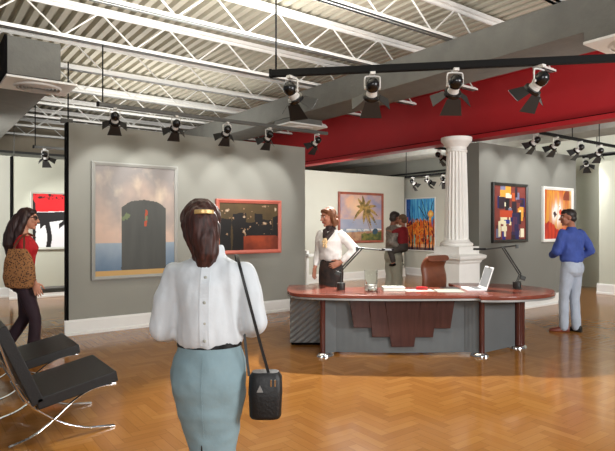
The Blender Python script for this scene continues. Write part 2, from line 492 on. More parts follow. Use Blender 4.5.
# ------------------------------------------------------------------ light tracks and spotlights
ZT = 3.14
def rod(parent, x, y, z1):
    bm = BM(); cone(bm, (x, y, .02), (x, y, z1), .009, .009, 8); obj('hanger_rod', bm, M['track'], parent)
def track(x0, y0, x1, y1, z, label, m, rods=(), top=3.93, w=.05, h=.05):
    L = math.hypot(x1-x0, y1-y0); a = math.atan2(y1-y0, x1-x0)
    t = empty('light_track', (x0, y0, z), a, label, 'light track')
    bm = BM()
    box(bm, (0, -w/2, 0), (L, w/2, h)); obj('rail', bm, m, t, bevel=.004)
    bm = BM(); box(bm, (-.012, -w/2-.004, -.004), (.012, w/2+.004, h+.004)); obj('end_cap', bm, M['track'], t)
    for r in rods: rod(t, r, 0, top-z)
    return t, (lambda s: (x0+(x1-x0)*s/L, y0+(y1-y0)*s/L))
PROTO = {}
def head_meshes(tilt):
    th = R(tilt); a = Vector((0, math.cos(th), -math.sin(th))); up = Vector((0, math.sin(th), math.cos(th))); sx = Vector((1, 0, 0))
    C = Vector((0, 0, -.125)); P = {}
    def mk(name, bm, m, smooth=True, auto=40):
        o = obj(name, bm, m, None, smooth, auto=auto); me = o.data; bpy.data.objects.remove(o); return me
    bm = BM(); box(bm, (-.02, -.045, -.022), (.02, .045, 0)); 
    tube(bm, spline([(-.062, 0, -.125), (-.062, 0, -.05), (-.045, 0, -.03), (.045, 0, -.03), (.062, 0, -.05), (.062, 0, -.125)], 4), .0065, 8)
    for s in (-1, 1): cone(bm, (s*.05, 0, -.125), (s*.066, 0, -.125), .014, .014, 10)
    P['yoke'] = (mk('yoke', bm, M['yoke']), None)
    bm = BM(); lathe(bm, [(.004, -.088), (.032, -.079), (.050, -.056), (.056, -.026), (.053, -.002), (.045, .014), (.03, .016)], C, 24, a)
    P['housing'] = (mk('housing', bm, M['black']), None)
    bm = BM(); lathe(bm, [(.040, .012), (.043, .02), (.043, .035), (.038, .038), (.043, .042), (.047, .07), (.03, .072)], C, 24, a)
    P['lamp_collar'] = (mk('lamp_collar', bm, M['yoke']), None)
    bm = BM(); lathe(bm, [(.044, .062), (.068, .066), (.070, .092), (.062, .094), (.060, .076), (.044, .074)], C, 24, a)
    P['rim'] = (mk('rim', bm, M['black']), None)
    e = C + a*.09; ds = []
    def blade(h, out, side, Ln, w0, w1, ang):
        d = a*math.cos(ang)+out*math.sin(ang); nn = d.cross(side).normalized()*.0015
        bm = BM(); p0 = e+out*h; p1 = p0+d*Ln
        q = [p0-side*w0, p0+side*w0, p1+side*w1, p1-side*w1]
        rings(bm, [[x+nn for x in q], [x-nn for x in q]])
        ds.append(mk('barn_door', bm, M['door'], False, None))
    blade(.064, -up, sx, .142, .055, .092, R(14)); blade(.064, sx, up, .115, .044, .070, R(52)); blade(.064, -sx, up, .115, .044, .070, R(52))
    P['doors'] = ds
    return P, C, a
def spotlight(x, y, z, face, label, tilt=52, energy=0, group='track spotlights with barn doors', spot=78, scale=1.0, col=(1, .985, .96)):
    if tilt not in PROTO: PROTO[tilt] = head_meshes(tilt)
    P, C, a = PROTO[tilt]
    t = empty('track_spotlight', (x, y, z-.002), math.atan2(-face[0], face[1]), label, 'spotlight', group)
    t.scale = (scale,)*3
    def add(name, me):
        o = bpy.data.objects.new(name, me); COL.objects.link(o); o.parent = t
    for k in ('yoke', 'housing', 'lamp_collar', 'rim'): add(k, P[k][0])
    for d in P['doors']: add('barn_door', d)
    if energy: lamp('spot_bulb', 'SPOT', C+a*.10, a, energy, col, .03, spot, .5, parent=t)

def camdir(a, b):
    return (RT[0]*a+FW[0]*b, RT[1]*a+FW[1]*b)
# track across the front (nearest)
z1 = 3.03
sx0, sy0 = W(-.352, 5.2); ex0, ey0 = W(-.352+.988*3.6, 5.2-.156*3.6)
_, at1 = track(sx0, sy0, ex0, ey0, z1, 'black light track hanging nearest, across the red beam in view', M['track'], (.05,), w=.06, h=.065)
for s, fc, lab in ((.20, (.55, .8), 'leftmost spotlight on the nearest black track, aimed to the right'),
                   (.97, (0, 1), 'second spotlight from left on the nearest black track, grey lower blade'),
                   (1.72, (-.05, 1), 'third spotlight from left on the nearest black track, above the column'),
                   (2.45, (-.5, .85), 'fourth spotlight from left on the nearest black track, aimed to the left')):
    p = at1(s); spotlight(p[0], p[1], z1, camdir(*fc), lab, 40, 30 if 'third' not in lab else 80, 'spotlights on the nearest black track', spot=56, scale=1.15)
# track in front of the left display wall
_, at2 = track(1.95, 7.2, 5.72, 7.2, ZT, 'dark grey light track hanging in front of the left display wall', M['trackg'], (.06,))
for s, fc, lab in ((.217, (.25, 1), 'first spotlight from the left on the track before the left display wall'),
                   (1.06, (.1, 1), 'second spotlight from left before the left display wall, right of the tall portrait-format picture'),
                   (1.86, (.1, 1), 'third spotlight from the left on the track before the left display wall'),
                   (2.60, (0, 1), 'fourth spotlight from the left on the track before the left display wall'),
                   (3.55, (-.25, 1), 'fifth and last spotlight at the right end of the track before the left display wall')):
    p = at2(s); spotlight(p[0], p[1], ZT, fc, lab, 36, 38, 'spotlights before the left display wall', spot=64)
# track in front of the right display wall
_, at3 = track(8.40, 5.0, 12.2, 5.0, ZT, 'black light track hanging in front of the right display wall beyond the red beam', M['track'], (1.2, 2.2))
for s, fc, lab in ((.02, (0, 1), 'first spotlight beyond the red beam, above the framed picture of colour blocks'),
                   (.65, (.2, 1), 'second spotlight from the left on the track before the right display wall'),
                   (1.47, (0, 1), 'third spotlight from the left on the track before the right display wall'),
                   (2.23, (.6, 1), 'fourth spotlight from the left, rightmost on the track before the right display wall')):
    p = at3(s); spotlight(p[0], p[1], ZT, fc, lab, 34, 20, 'spotlights before the right display wall')
_, at4 = track(12.4, 6.2, 12.4, 3.4, 3.14, 'short black light track near the far right wall', M['track'], (.3,))
p = at4(.06); spotlight(p[0], p[1], 3.14, (1, .3), 'spotlight hanging at the end of the short track near the far right wall', 34, 14, 'spotlight by the far right wall')
_, at5 = track(1.9, 11.4, 5.4, 11.4, 3.08, 'grey light track in the far left gallery before the red picture', M['trackg'], (.03, 1.5))
p = at5(.2); spotlight(p[0], p[1], 3.08, (.6, 1), 'spotlight on the far left track above the red and black picture', 42, 60, 'spotlight over the red picture')
p = at5(1.6); spotlight(p[0], p[1], 3.08, (.1, 1), 'spotlight on the far left track hidden by the left display wall', 42, 60, 'spotlight over the red picture, hidden')
_, at6 = track(10.6, 10.0, 10.6, 8.0, 2.86, 'dark light track in the back gallery before the tall street picture', M['track'], (.02, 1.4))
p = at6(.25); spotlight(p[0], p[1], 2.86, (.9, -.35), 'spotlight at left on the back gallery track above the tall street picture', 42, 50, 'spotlights on the back gallery track')
p = at6(.75); spotlight(p[0], p[1], 2.86, (.2, -1), 'middle spotlight on the back gallery track, turned sideways', 30, 8, 'spotlights on the back gallery track')
p = at6(1.25); spotlight(p[0], p[1], 2.86, (1, .2), 'spotlight at right on the back gallery track, beside the column', 42, 50, 'spotlights on the back gallery track')
_, at7 = track(8.5, 7.2, 9.5, 7.2, 3.14, 'short black light track under the red beam behind the column', M['track'], (.5,))
p = at7(.10); spotlight(p[0], p[1], 3.14, (1, -.4), 'spotlight just left of the column top under the red beam', 35, 0, 'spotlight beside the column top')
# rod and clamp that stay the left display wall
t = empty('wall_stay', (1.87, 8.46, 3.1), 0, 'thin black hanger rod rising from the left display wall corner', 'hanger rod')
bm = BM(); cone(bm, (0, 0, .0), (0, 0, .9), .010, .010, 8); obj('rod', bm, M['track'], t)
bm = BM(); box(bm, (-.1, -.03, 0), (.06, .03, .06)); obj('clamp', bm, M['trackg'], t)
t = empty('wall_stay', (1.83, 13.28, 3.1), 0, 'thin grey hanger rod rising from the far left panel corner', 'hanger rod')
bm = BM(); cone(bm, (0, 0, 0), (0, 0, 1.3), .009, .009, 8); obj('rod', bm, M['trackg'], t)

# ------------------------------------------------------------------ paintings
def art_mat():
    m = bpy.data.materials.new('painted_canvas'); m.use_nodes = True
    nt = m.node_tree; b = nt.nodes['Principled BSDF']
    at = nt.nodes.new('ShaderNodeAttribute'); at.attribute_name = 'Col'
    nt.links.new(at.outputs['Color'], b.inputs['Base Color']); b.inputs['Roughness'].default_value = .6
    return m
M['art'] = art_mat()
def fbm(x, y, s=0.0, o=4):
    v, a = 0, .5
    for _ in range(o):
        v += a*noise.noise(Vector((x, y, s))); x *= 2.03; y *= 2.03; a *= .5
    return v
def mixc(a, b, t):
    t = max(0., min(1., t)); return tuple(p*(1-t)+q*t for p, q in zip(a, b))
def painting(loc, rz, w, h, fw, fm, painter, label, nx=120, depth=.05, mount=None):
    t = empty('framed_painting', loc, rz, label, 'painting')
    bm = BM()
    rs = []
    for ins, dy in ((0, 0), (0, -depth), (fw*.35, -depth-.008), (fw, -depth+.012), (fw, -.012)):
        rs.append([(-w/2+ins, dy, ins-0), (w/2-ins, dy, ins), (w/2-ins, dy, h-ins), (-w/2+ins, dy, h-ins)])
    rings(bm, rs, cap=False)
    obj('frame', bm, fm, t)
    ny = max(8, int(nx*h/w)); cw, ch = w-2*fw, h-2*fw
    me = bpy.data.meshes.new('canvas')
    vs = []; cols = []
    for j in range(ny+1):
        for i in range(nx+1):
            u, v = i/nx, j/ny
            vs.append((-cw/2+cw*u, -.022, fw+ch*v))
    fs = [(j*(nx+1)+i, j*(nx+1)+i+1, (j+1)*(nx+1)+i+1, (j+1)*(nx+1)+i) for j in range(ny) for i in range(nx)]
    me.from_pydata(vs, [], fs)
    ca = me.color_attributes.new('Col', 'FLOAT_COLOR', 'CORNER')
    buf = np.ones((len(fs)*4, 4), dtype=np.float32)
    k = 0
    for j in range(ny):
        for i in range(nx):
            c = lin(painter((i+.5)/nx, (j+.5)/ny, (w-2*fw)/(h-2*fw)))
            buf[k:k+4, :3] = c; k += 4
    ca.data.foreach_set('color', buf.ravel())
    me.materials.append(M['art'])
    o = bpy.data.objects.new('canvas', me); COL.objects.link(o); o.parent = t
    bm = BM(); box(bm, (-w/2+.01, -.018, .01), (w/2-.01, 0, h-.01)); obj('backing', bm, M['black_edge'], t)
    return t

def p_cloud(u, v, a):
    n = fbm(u*3, v*3.2, 1.3); n2 = fbm(u*7+3, v*6, 4.1)
    if v < .045: return (196, 158, 98)
    if v < .30: c = mixc((92, 116, 140), (150, 164, 176), (v-.04)/.26+n2*.3)
    else:
        c = mixc((200, 172, 154), (138, 132, 128), (v-.30)/.55+n*1.1)
        c = mixc(c, (216, 196, 168), max(0, n2*1.1)*(v > .45))
    # plain dark boulder-like slab
    e = fbm(u*6, v*6, 9)*.012
    top = .70-.9*max(0, abs(u-.60+e)-.16)**1.4-.10*abs(u-.6)
    if v < top and abs(u-.60+e) < .285:
        k = fbm(u*14, v*3, 2)*.35
        c = mixc((62, 63, 60), (84, 85, 80), .5+k)
        if abs(u-.62-.1*(v-.5)) < .016 and .45 < v < .6+n2*.2: c = (168, 74, 48)
        if n2 > .30 and v > .5: c = (104, 116, 82)
    return c
def p_dark(u, v, a):
    n = fbm(u*4, v*3, 7.7)
    c = mixc((66, 52, 28), (96, 76, 42), .5+n+(v-.5)*.6)
    for (x, y, wx, hy) in ((.10, .34, .10, .34), (.33, .36, .12, .44), (.54, .34, .13, .26), (.78, .36, .12, .30), (.97, .40, .06, .32), (.66, .62, .07, .16)):
        if abs(u-x) < wx*(1+n*.5) and abs(v-y) < hy*(1+n*.3): c = mixc((16, 13, 12), (26, 22, 18), .5+n)
    if v < .30+.02*n and u > .40: c = mixc((120, 46, 22), (170, 70, 34), .5+n*2-(u-.5)*.9)
    f = fbm(u*11, v*8, 13)
    if f > .26 and v > .28: c = mixc((150, 112, 80), (206, 192, 168), (f-.26)*6)
    return c
def p_palm(u, v, a):
    n = fbm(u*4, v*4, 2.2); n2 = fbm(u*12, v*12, 5.5)
    c = mixc((214, 168, 140), (140, 138, 168), .45+n*1.4+abs(u-.38)*.6-.2)
    c = mixc(c, (232, 190, 150), max(0, 1-((u-.42)**2+(v-.72)**2)*14)*.8)
    if v < .46: c = mixc((138, 148, 172), (168, 164, 176), .5+n)
    if v < .26: c = mixc((120, 138, 156), (176, 180, 184), .5+n2*1.4)
    if abs(v-.235+n*.03) < .012 and n2 > -.1: c = (226, 222, 214)
    if v < .17+.05*u: c = mixc((150, 108, 86), (186, 150, 112), .5+n2*1.6)
    if v < .14+.10*max(0, u-.45)+n2*.06 and u > .5: c = mixc((64, 78, 44), (122, 116, 56), .5+n2*2)
    if (u-.84)**2+(v-.19)**2 < .004+n2*.004: c = (50, 78, 96)
    tx = .58+.24*(1-v/.68)**1.3
    if .14 < v < .68 and abs(u-tx) < .010: c = (142, 112, 100)
    # fronds
    du, dv = u-.58, v-.69
    for ang, ln, drop in ((100, .30, .0), (60, .30, .05), (30, .34, .10), (5, .34, .20), (-25, .34, .24), (150, .22, .05), (178, .28, .30), (-55, .30, .2), (-95, .30, .02), (125, .28, 0)):
        ca, sa = math.cos(R(ang)), math.sin(R(ang))
        for k in range(0, 13):
            s = k/12
            fx, fy = ln*s*ca, ln*s*sa-drop*s*s
            ww = .030*math.sin(math.pi*min(1, s*.9+.08))+.006
            if (du-fx)**2+(dv-fy)**2 < ww*ww:
                c = mixc((96, 82, 44), (176, 140, 74), .5+n2*2.2); break
    return c
def p_street(u, v, a):
    n = fbm(u*16, v*3.5, 3.1); n2 = fbm(u*9, v*9, 8.8)
    c = mixc((20, 110, 190), (120, 205, 235), .5+n*1.3+(v-.6)*.3)
    if u < .14: c = mixc(c, (28, 52, 140), .6)
    if v < .58+n*.25: c = mixc((205, 74, 24), (246, 176, 60), .5+n2*2.0)
    if v < .58 and n2 > .18: c = (150, 30, 30)
    if v < .55 and fbm(u*22, v*4, 6) > .22: c = (24, 24, 40)
    if v < .30 and fbm(u*18, v*3, 16) > .20: c = (120, 190, 170)
    if v < .12: c = mixc(c, (230, 216, 190), .6 if fbm(u*20, v*2, 21) > .02 else 0); 
    if v < .05: c = mixc(c, (30, 30, 60), .6)
    for x0, x1, hh in ((.83, .72, 1.0), (.93, .97, .9), (.22, .20, .9), (.70, .55, .85)):
        xx = x0+(x1-x0)*v
        if v < hh and abs(u-xx) < .018*(1.15-v): c = (18, 22, 44)
    for x0, y0, x1, y1 in ((.80, .5, .55, .98), (.78, .62, .95, .95), (.72, .6, .45, .85), (.2, .5, .08, .8)):
        t = max(0, min(1, ((u-x0)*(x1-x0)+(v-y0)*(y1-y0))/((x1-x0)**2+(y1-y0)**2)))
        if math.hypot(u-x0-t*(x1-x0), v-y0-t*(y1-y0)) < .010: c = (22, 40, 70)
    if fbm(u*14, v*14, 30) > .27 and .42 < v < .62 and u < .5: c = (30, 26, 30)
    d = math.hypot((u-.86)*a, v-.70)
    if d < .07: c = mixc((255, 236, 140), (240, 150, 50), d/.07)
    return c
random.seed(21)
BL = []
for _ in range(46):
    BL.append((random.uniform(.12, .9), random.uniform(.06, .92), random.uniform(.02, .09), random.uniform(.03, .13),
               random.choice([(30, 32, 92), (40, 44, 130), (232, 222, 180), (22, 16, 24), (196, 86, 36), (226, 158, 60), (240, 232, 200), (86, 34, 44), (44, 26, 40), (120, 120, 150)])))
def p_blocks(u, v, a):
    c = mixc((116, 48, 42), (136, 62, 52), .5+fbm(u*5, v*5, 3)*1.2)
    for x, y, w_, h_, cc in BL:
        if abs(u-x) < w_ and abs(v-y) < h_: c = cc
    if .18 < u < .58 and .42 < v < .55: c = (192, 70, 36)
    if .55 < u < .80 and .08 < v < .50 and (u*31) % 1 > .35: c = (46, 36, 84)
    for x in (.17, .34):
        if abs(u-x) < .035 and .06 < v < .34: c = (236, 226, 190)
    if .17 < u < .36 and .30 < v < .35: c = (236, 226, 190)
    return c
def p_fire(u, v, a):
    n = fbm(u*14, v*2.2, 4.4); n2 = fbm(u*5, v*5, 1.1)
    c = mixc((216, 150, 56), (186, 84, 36), .5+n*2.2)
    k = math.exp(-((u-.50)**2/.05+(v-.52)**2/.07))
    c = mixc(c, (250, 238, 230), k*(1.0+n*2.6))
    if v < .30-.25*(u-.2)+n2*.15: c = mixc((150, 26, 24), (206, 62, 30), .5+n*1.8)
    if v > .80 and u > .62 and (u-.85)**2+(v-.86)**2 < .02+n2*.01: c = mixc((110, 44, 34), (150, 70, 40), .5+n2)
    if fbm(u*9+8, v*7, 12) > .30 and k > .3: c = (60, 30, 40)
    if math.hypot(u-.60, (v-.55)/a) < .055: c = (222, 74, 34)
    if u > .93 and v > .3: c = mixc(c, (224, 206, 150), .5)
    return c
def p_red(u, v, a):
    n = fbm(u*7, v*7, 2.0)*.03
    c = (240, 240, 242)
    if v > .655+.06*u+n*.3: c = mixc((222, 26, 34), (200, 18, 28), max(0, fbm(u*9, v*9, 1)))
    if v > .9 and (fbm(u*22, v*22, 5) > .14) and u < .5: c = (40, 10, 12)
    if .485+.17*u-.06+n*.6 < v < .645+.06*u+n*.5: c = (24, 20, 22)
    if u < .045+n*.4 and v < .9-u*2: c = (24, 20, 22)
    for x0 in (.235, .53, .82):
        if v < .60 and abs(u-x0-.02*math.sin(v*9)+n*.4) < .036: c = (24, 20, 22)
        d = (u-(x0-.13))/.13
        if 0 < d < 1 and abs(v-(.39+.13*d)+n) < .045: c = (24, 20, 22)
    return c
M['fr_grey'] = mat('frame_grey', (158, 158, 152), .45, var=.03)
M['fr_pink'] = mat('frame_rose', (206, 112, 94), .45, var=.05)
M['fr_rust'] = mat('frame_rust', (150, 82, 64), .4, var=.15)
M['fr_white'] = mat('frame_white', (232, 232, 226), .4, var=.02)
M['fr_dark'] = mat('frame_dark', (50, 50, 48), .35, var=.05)
M['fr_pale'] = mat('frame_pale', (196, 197, 186), .5, var=.02)
painting((2.845, 8.385, .78), 0, 1.35, 1.78, .055, M['fr_grey'], p_cloud, 'tall grey-framed painting of a dark slab before clouds on the left display wall', 130)
painting((4.875, 8.385, 1.10), 0, 1.33, .96, .065, M['fr_pink'], p_dark, 'rose-framed dark brown painting with pale patches and rust-red corner', 150)
painting((10.715, 11.895, 1.09), 0, 1.77, 1.48, .07, M['fr_rust'], p_palm, 'rust-framed seascape painting with a palm tree on the far wall', 130)
painting((13.045, 11.66, .79), R(-90), 1.25, 1.69, .035, M['fr_white'], p_street, 'tall blue and orange street scene painting left of the column', 100)
painting((9.02, 5.895, 1.285), 0, 1.12, 1.10, .055, M['fr_dark'], p_blocks, 'dark-framed painting of coloured blocks on maroon right of the column', 110)
painting((10.70, 5.895, 1.27), 0, 1.16, 1.11, .06, M['fr_white'], p_fire, 'white-framed orange and red abstract painting beside the man in blue shirt', 110)
painting((2.85, 13.195, 1.06), 0, 1.45, 1.30, .055, M['fr_pale'], p_red, 'red, black and white abstract picture in the far left gallery', 120)

# ------------------------------------------------------------------ column on its pedestal
t = empty('doric_column', (7.62, 6.0, 0), 0, 'white fluted column on stepped square pedestal behind the desk', 'column')
bm = BM()
nf = 20; rs = []
for k in range(13):
    s = k/12; z = 1.36+(2.86-1.36)*s; rr = .203-.035*s**1.4
    ring = []
    for i in range(nf*6):
        a = 2*math.pi*i/(nf*6); ph = (i % 6)/6
        ring.append((math.cos(a)*(rr-.020*math.sin(math.pi*ph)**.8), math.sin(a)*(rr-.020*math.sin(math.pi*ph)**.8), z))
    rs.append(ring)
rings(bm, rs); obj('shaft', bm, M['column'], t, smooth=True, auto=50)
bm = BM(); lathe(bm, [(.18, 2.86), (.185, 2.885), (.172, 2.90), (.172, 2.95), (.19, 2.965), (.235, 3.03), (.255, 3.045), (.262, 3.06), (.262, 3.115), (.2, 3.118)], n=40); obj('capital', bm, M['column'], t, smooth=True, auto=35)
bm = BM(); lathe(bm, [(.21, 1.24), (.262, 1.245), (.28, 1.27), (.275, 1.30), (.245, 1.315), (.225, 1.33), (.215, 1.36), (.19, 1.362)], n=40); obj('base_moulding', bm, M['column'], t, smooth=True, auto=35)
bm = BM(); cbox(bm, (0, 0, 1.18), (.54, .54, .125)); obj('plinth', bm, M['column'], t, bevel=.006)
bm = BM()
def sq(h, z): return [(-h, -h, z), (h, -h, z), (h, h, z), (-h, h, z)]
rings(bm, [sq(.27, 0), sq(.34, 0), sq(.34, .16), sq(.31, .19), sq(.275, .21), sq(.275, .95), sq(.30, .985), sq(.30, 1.0), sq(.335, 1.03), sq(.352, 1.04), sq(.36, 1.085), sq(.35, 1.095), sq(.29, 1.118), sq(.2, 1.12)])
obj('pedestal', bm, M['column'], t)

# ------------------------------------------------------------------ desk
U0, V0 = 1.0, 6.9
dx, dy = W(U0, V0)
desk = empty('office_desk', (dx, dy, 0), YAW, 'large curved cherry and grey executive desk with stepped front panel', 'desk')
def L(u, v): return (u-U0, v-V0)
ZD0, ZD1 = .705, .77
ctrl = [(-.26, 7.56), (-.27, 7.2), (-.24, 6.80), (-.10, 6.58), (.30, 6.46), (1.0, 6.40), (1.7, 6.42), (2.24, 6.47)]
poly = [L(p.x, p.y) for p in spline([(a, b, 0) for a, b in ctrl], 6)] + [L(*p) for p in ((2.26, 6.60), (2.20, 7.28), (1.6, 7.26), (.50, 7.26), (.30, 7.34), (.24, 7.56))]
bm = BM(); prism(bm, poly, ZD0+.022, ZD1); obj('desktop', bm, M['cherry'], desk, bevel=.010, seg=3)
def inset(poly, d):
    cx = sum(p[0] for p in poly)/len(poly); cy = sum(p[1] for p in poly)/len(poly)
    return [(cx+(x-cx)*(1-d), cy+(y-cy)*(1-d)) for x, y in poly]
bm = BM(); prism(bm, inset(poly, .004), ZD0, ZD0+.022); obj('edge_strip', bm, M['alum'], desk, label='silver strip under the desktop edge')
el = [L(2.26+.95*math.cos(a), 7.12+.76*math.sin(a)) for a in [2*math.pi*k/56 for k in range(56)]]
el = [p for p in el if p[0] > 1.03]
el.sort(key=lambda p: math.atan2(p[1]-.22, p[0]-1.03))
bm = BM(); prism(bm, el, ZD0+.012, ZD1-.008); obj('return_top', bm, M['cherry'], desk, bevel=.010, seg=3)
bm = BM(); prism(bm, inset(el, .008), ZD0-.012, ZD0+.012); obj('edge_strip', bm, M['alum'], desk)
# fluted modesty panel with angled wings
def wallpanel(name, pts, z0, z1, th, m):
    bm = BM()
    pp = [Vector((*L(*p), 0)) for p in pts]
    out = []
    for k, p in enumerate(pp):
        t = (pp[min(k+1, len(pp)-1)]-pp[max(k-1, 0)]).normalized(); n = Vector((-t.y, t.x, 0))*th
        out.append([p+Vector((0, 0, z0)), p+n+Vector((0, 0, z0)), p+n+Vector((0, 0, z1)), p+Vector((0, 0, z1))])
    rings(bm, out); return obj(name, bm, m, desk)
arc = [(.35+1.59*k/10, 6.69-.05*math.sin(math.pi*k/10)) for k in range(11)]
wallpanel('modesty_panel', arc, .035, ZD0, .025, M['flute'])
wallpanel('wing_panel', [(.20, 6.61), (.35, 6.69)], .035, ZD0, .025, M['flute'])
wallpanel('wing_panel', [(1.94, 6.69), (2.10, 6.61)], .035, ZD0, .025, M['flute'])
wallpanel('side_panel', [(2.17, 6.64), (2.70, 7.03)], .035, ZD0-.012, .025, M['flute'])
def post(u, v, r, lab=None):
    bm = BM(); x, y = L(u, v); lathe(bm, [(r, .045), (r, ZD0-.012)], (x, y, 0), 24); obj('post', bm, M['cherry_post'], desk, smooth=True, auto=40)
def footp(u, v, a, b, ang=0):
    bm = BM(); x, y = L(u, v)
    pts = [(a*math.cos(2*math.pi*k/28), b*math.sin(2*math.pi*k/28)) for k in range(28)]
    ca, sa = math.cos(ang), math.sin(ang)
    rings(bm, [[(x+(px_*ca-py_*sa)*s, y+(px_*sa+py_*ca)*s, z) for px_, py_ in pts] for s, z in ((1, 0), (1, .015), (.9, .03), (.7, .045))])
    obj('foot', bm, M['chrome'], desk, smooth=True, auto=40)
post(.185, 6.60, .034); footp(.215, 6.595, .11, .06, R(25))
post(2.13, 6.60, .034); footp(2.10, 6.595, .11, .06, R(-25))
post(2.77, 7.07, .072); footp(2.75, 7.07, .125, .095, R(15))
# stepped cherry boards
tv = 6.625
def PU(px_, v=6.62): return (px_-CX)/F*v
def PZ(py_, v=6.62): return EYE-(py_-CY)/F*v
for (a0, a1, b0, b1, yb) in ((349, 368.5, 353.7, 372.0, 327.7), (368.5, 384.3, 372.0, 391.0, 337), (384.3, 421, 391.0, 414.2, 346.7), (421, 438, 414.2, 433.2, 337.2), (438, 455.5, 433.2, 450.8, 328.4)):
    bm = BM(); v = tv-.02*math.sin(math.pi*((a0+a1)/2-349)/106)
    g = .003
    q = [(PU(a0)+g, ZD0), (PU(a1)-g, ZD0), (PU(b1)-g, PZ(yb)), (PU(b0)+g, PZ(yb))]
    rings(bm, [[(uu-U0, v-V0+d, zz) for uu, zz in q] for d in (0, .075)])
    obj('front_board', bm, M['cherry_dark'], desk, bevel=.004)
# return cabinet with ribbed grey end
x0, y0 = L(-.235, 7.22); x1, y1 = L(.20, 7.54)
bm = BM(); box(bm, (x0, y0, .03), (x1, y1, ZD0)); obj('side_cabinet', bm, M['wavepanel'], desk, bevel=.012)
bm = BM(); box(bm, (x0+.02, y0+.02, 0), (x1-.02, y1-.02, .03)); obj('cabinet_plinth', bm, M['black_edge'], desk)

# ------------------------------------------------------------------ things on the desk
def on_desk(u, v): return (*W(u, v), ZD1)
def tizio(u, v, rz, base_r, label, pts):
    """counterbalanced lamp: cylinder base, twin posts, balanced lower arm, upper arm with flat head (local plane x-z)"""
    t = empty('desk_lamp', on_desk(u, v), rz, label, 'desk lamp', )
    bm = BM(); lathe(bm, [(base_r*.95, 0), (base_r, .005), (base_r, .085), (base_r*.92, .09)], n=28); obj('base', bm, M['lamp_metal'], t, smooth=True, auto=40)
    bm = BM(); S0, S1, J, T0, T1 = pts
    for s in (-1, 1): cone(bm, (S0[0], s*.022, .085), (S1[0], s*.022, S1[1]), .006, .006, 8)
    obj('post', bm, M['lamp_metal'], t)
    bm = BM()
    for s in (-1, 1): tube(bm, [(S1[0]+s*.020, s*.014, S1[1]), (J[0]+s*.020, s*.014, J[1])], .009, 8)
    d = Vector((S1[0]-J[0], 0, S1[1]-J[1])).normalized()
    e = Vector((S1[0], 0, S1[1]))+d*.06
    tube(bm, [(S1[0], 0, S1[1]), e], .009, 8); obj('lower_arm', bm, M['lamp_metal'], t)
    bm = BM(); cbox(bm, e, (.07, .05, .055), Matrix.Rotation(R(20), 4, 'Y')); obj('counterweight', bm, M['lamp_metal'], t, bevel=.006)
    bm = BM(); tube(bm, [(T0[0], 0, T0[1]), (T1[0], 0, T1[1])], .010, 8); cone(bm, (J[0], -.02, J[1]), (J[0], .02, J[1]), .014, .014, 10)
    obj('upper_arm', bm, M['lamp_metal'], t)
    sgn = 1 if T1[0] > T0[0] else -1
    bm = BM(); hp = Vector((T1[0], 0, T1[1]))
    rings(bm, [[hp+Vector((sgn*x, y*wd_, z)) for y, z in ((-1, -.008), (1, -.008), (.8, .02), (-.8, .02))] for x, wd_ in ((-.02, .02), (.02, .045), (.11, .045), (.14, .02))])
    obj('lamp_head', bm, M['black'], t, bevel=.004)
    bm = BM(); cbox(bm, (T0[0], 0, T0[1]-.012), (.03, .03, .05)); obj('end_weight', bm, M['lamp_metal'], t)
# lamp nearer the woman
v1 = 7.0
def dpt(px_, py_, u, v): return ((px_-CX)/F*v-u, EYE-(py_-CY)/F*v-ZD1)
u1 = (341-CX)/F*v1
tizio(u1, v1, YAW, .055, 'dark articulated desk lamp at the left, in front of the woman in white', (dpt(341, 284, u1, v1), dpt(341, 270, u1, v1), dpt(361, 248.5, u1, v1), dpt(357, 248, u1, v1), dpt(383, 250, u1, v1)))
v2 = 7.15; u2 = (517-CX)/F*v2
tizio(u2, v2, YAW, .055, 'dark articulated desk lamp at the right end of the desk', (dpt(517, 284, u2, v2), dpt(520, 274, u2, v2), dpt(503, 247.5, u2, v2), dpt(517, 245.5, u2, v2), dpt(484, 249.5, u2, v2)))
# glass vase
gl = bpy.data.materials.new('clear_glass'); gl.use_nodes = True
g_ = gl.node_tree.nodes['Principled BSDF']; g_.inputs['Transmission Weight'].default_value = 1; g_.inputs['Roughness'].default_value = .02; g_.inputs['IOR'].default_value = 1.22
g_.inputs['Base Color'].default_value = (.97, .995, .985, 1)
nzt = gl.node_tree.nodes.new('ShaderNodeTexNoise'); nzt.inputs['Scale'].default_value = 3
bpn = gl.node_tree.nodes.new('ShaderNodeBump'); bpn.inputs['Strength'].default_value = .02
gl.node_tree.links.new(nzt.outputs['Fac'], bpn.inputs['Height']); gl.node_tree.links.new(bpn.outputs[0], g_.inputs['Normal'])
t = empty('glass_vase', on_desk(.815, 6.92), 0, 'clear straight glass vase on the desk between woman and papers', 'vase')
bm = BM(); lathe(bm, [(.080, 0), (.084, .004), (.084, .26), (.080, .26), (.079, .02), (.02, .018)], n=36); obj('glass', bm, gl, t, smooth=True, auto=50)
bm = BM(); lathe(bm, [(.076, .022), (.0765, .07), (.05, .085), (.01, .088)], n=28); obj('white_gravel', bm, mat('gravel', (226, 224, 216), .7, bump=.6, bscale=60), t, smooth=True, auto=50)
def slab(name, u, v, w, d, h, rz, m, label, cat, bev=.002, z=0):
    o = empty(name, (*W(u, v), ZD1+z), YAW+rz, label, cat); return o
t = slab('hardcover_book', 1.10, 6.93, .26, .2, .05, 0, None, 'pale closed book lying on the desk below the man with the child', 'book')
bm = BM(); box(bm, (-.14, -.11, 0), (.14, .11, .006)); box(bm, (-.14, -.11, .040), (.14, .11, .046)); box(bm, (-.14, -.11, .006), (-.135, .11, .04)); obj('cover', bm, M['paper'], t)
bm = BM(); box(bm, (-.134, -.105, .006), (.133, .104, .040)); obj('pages', bm, mat('pages', (225, 224, 212), .8), t)
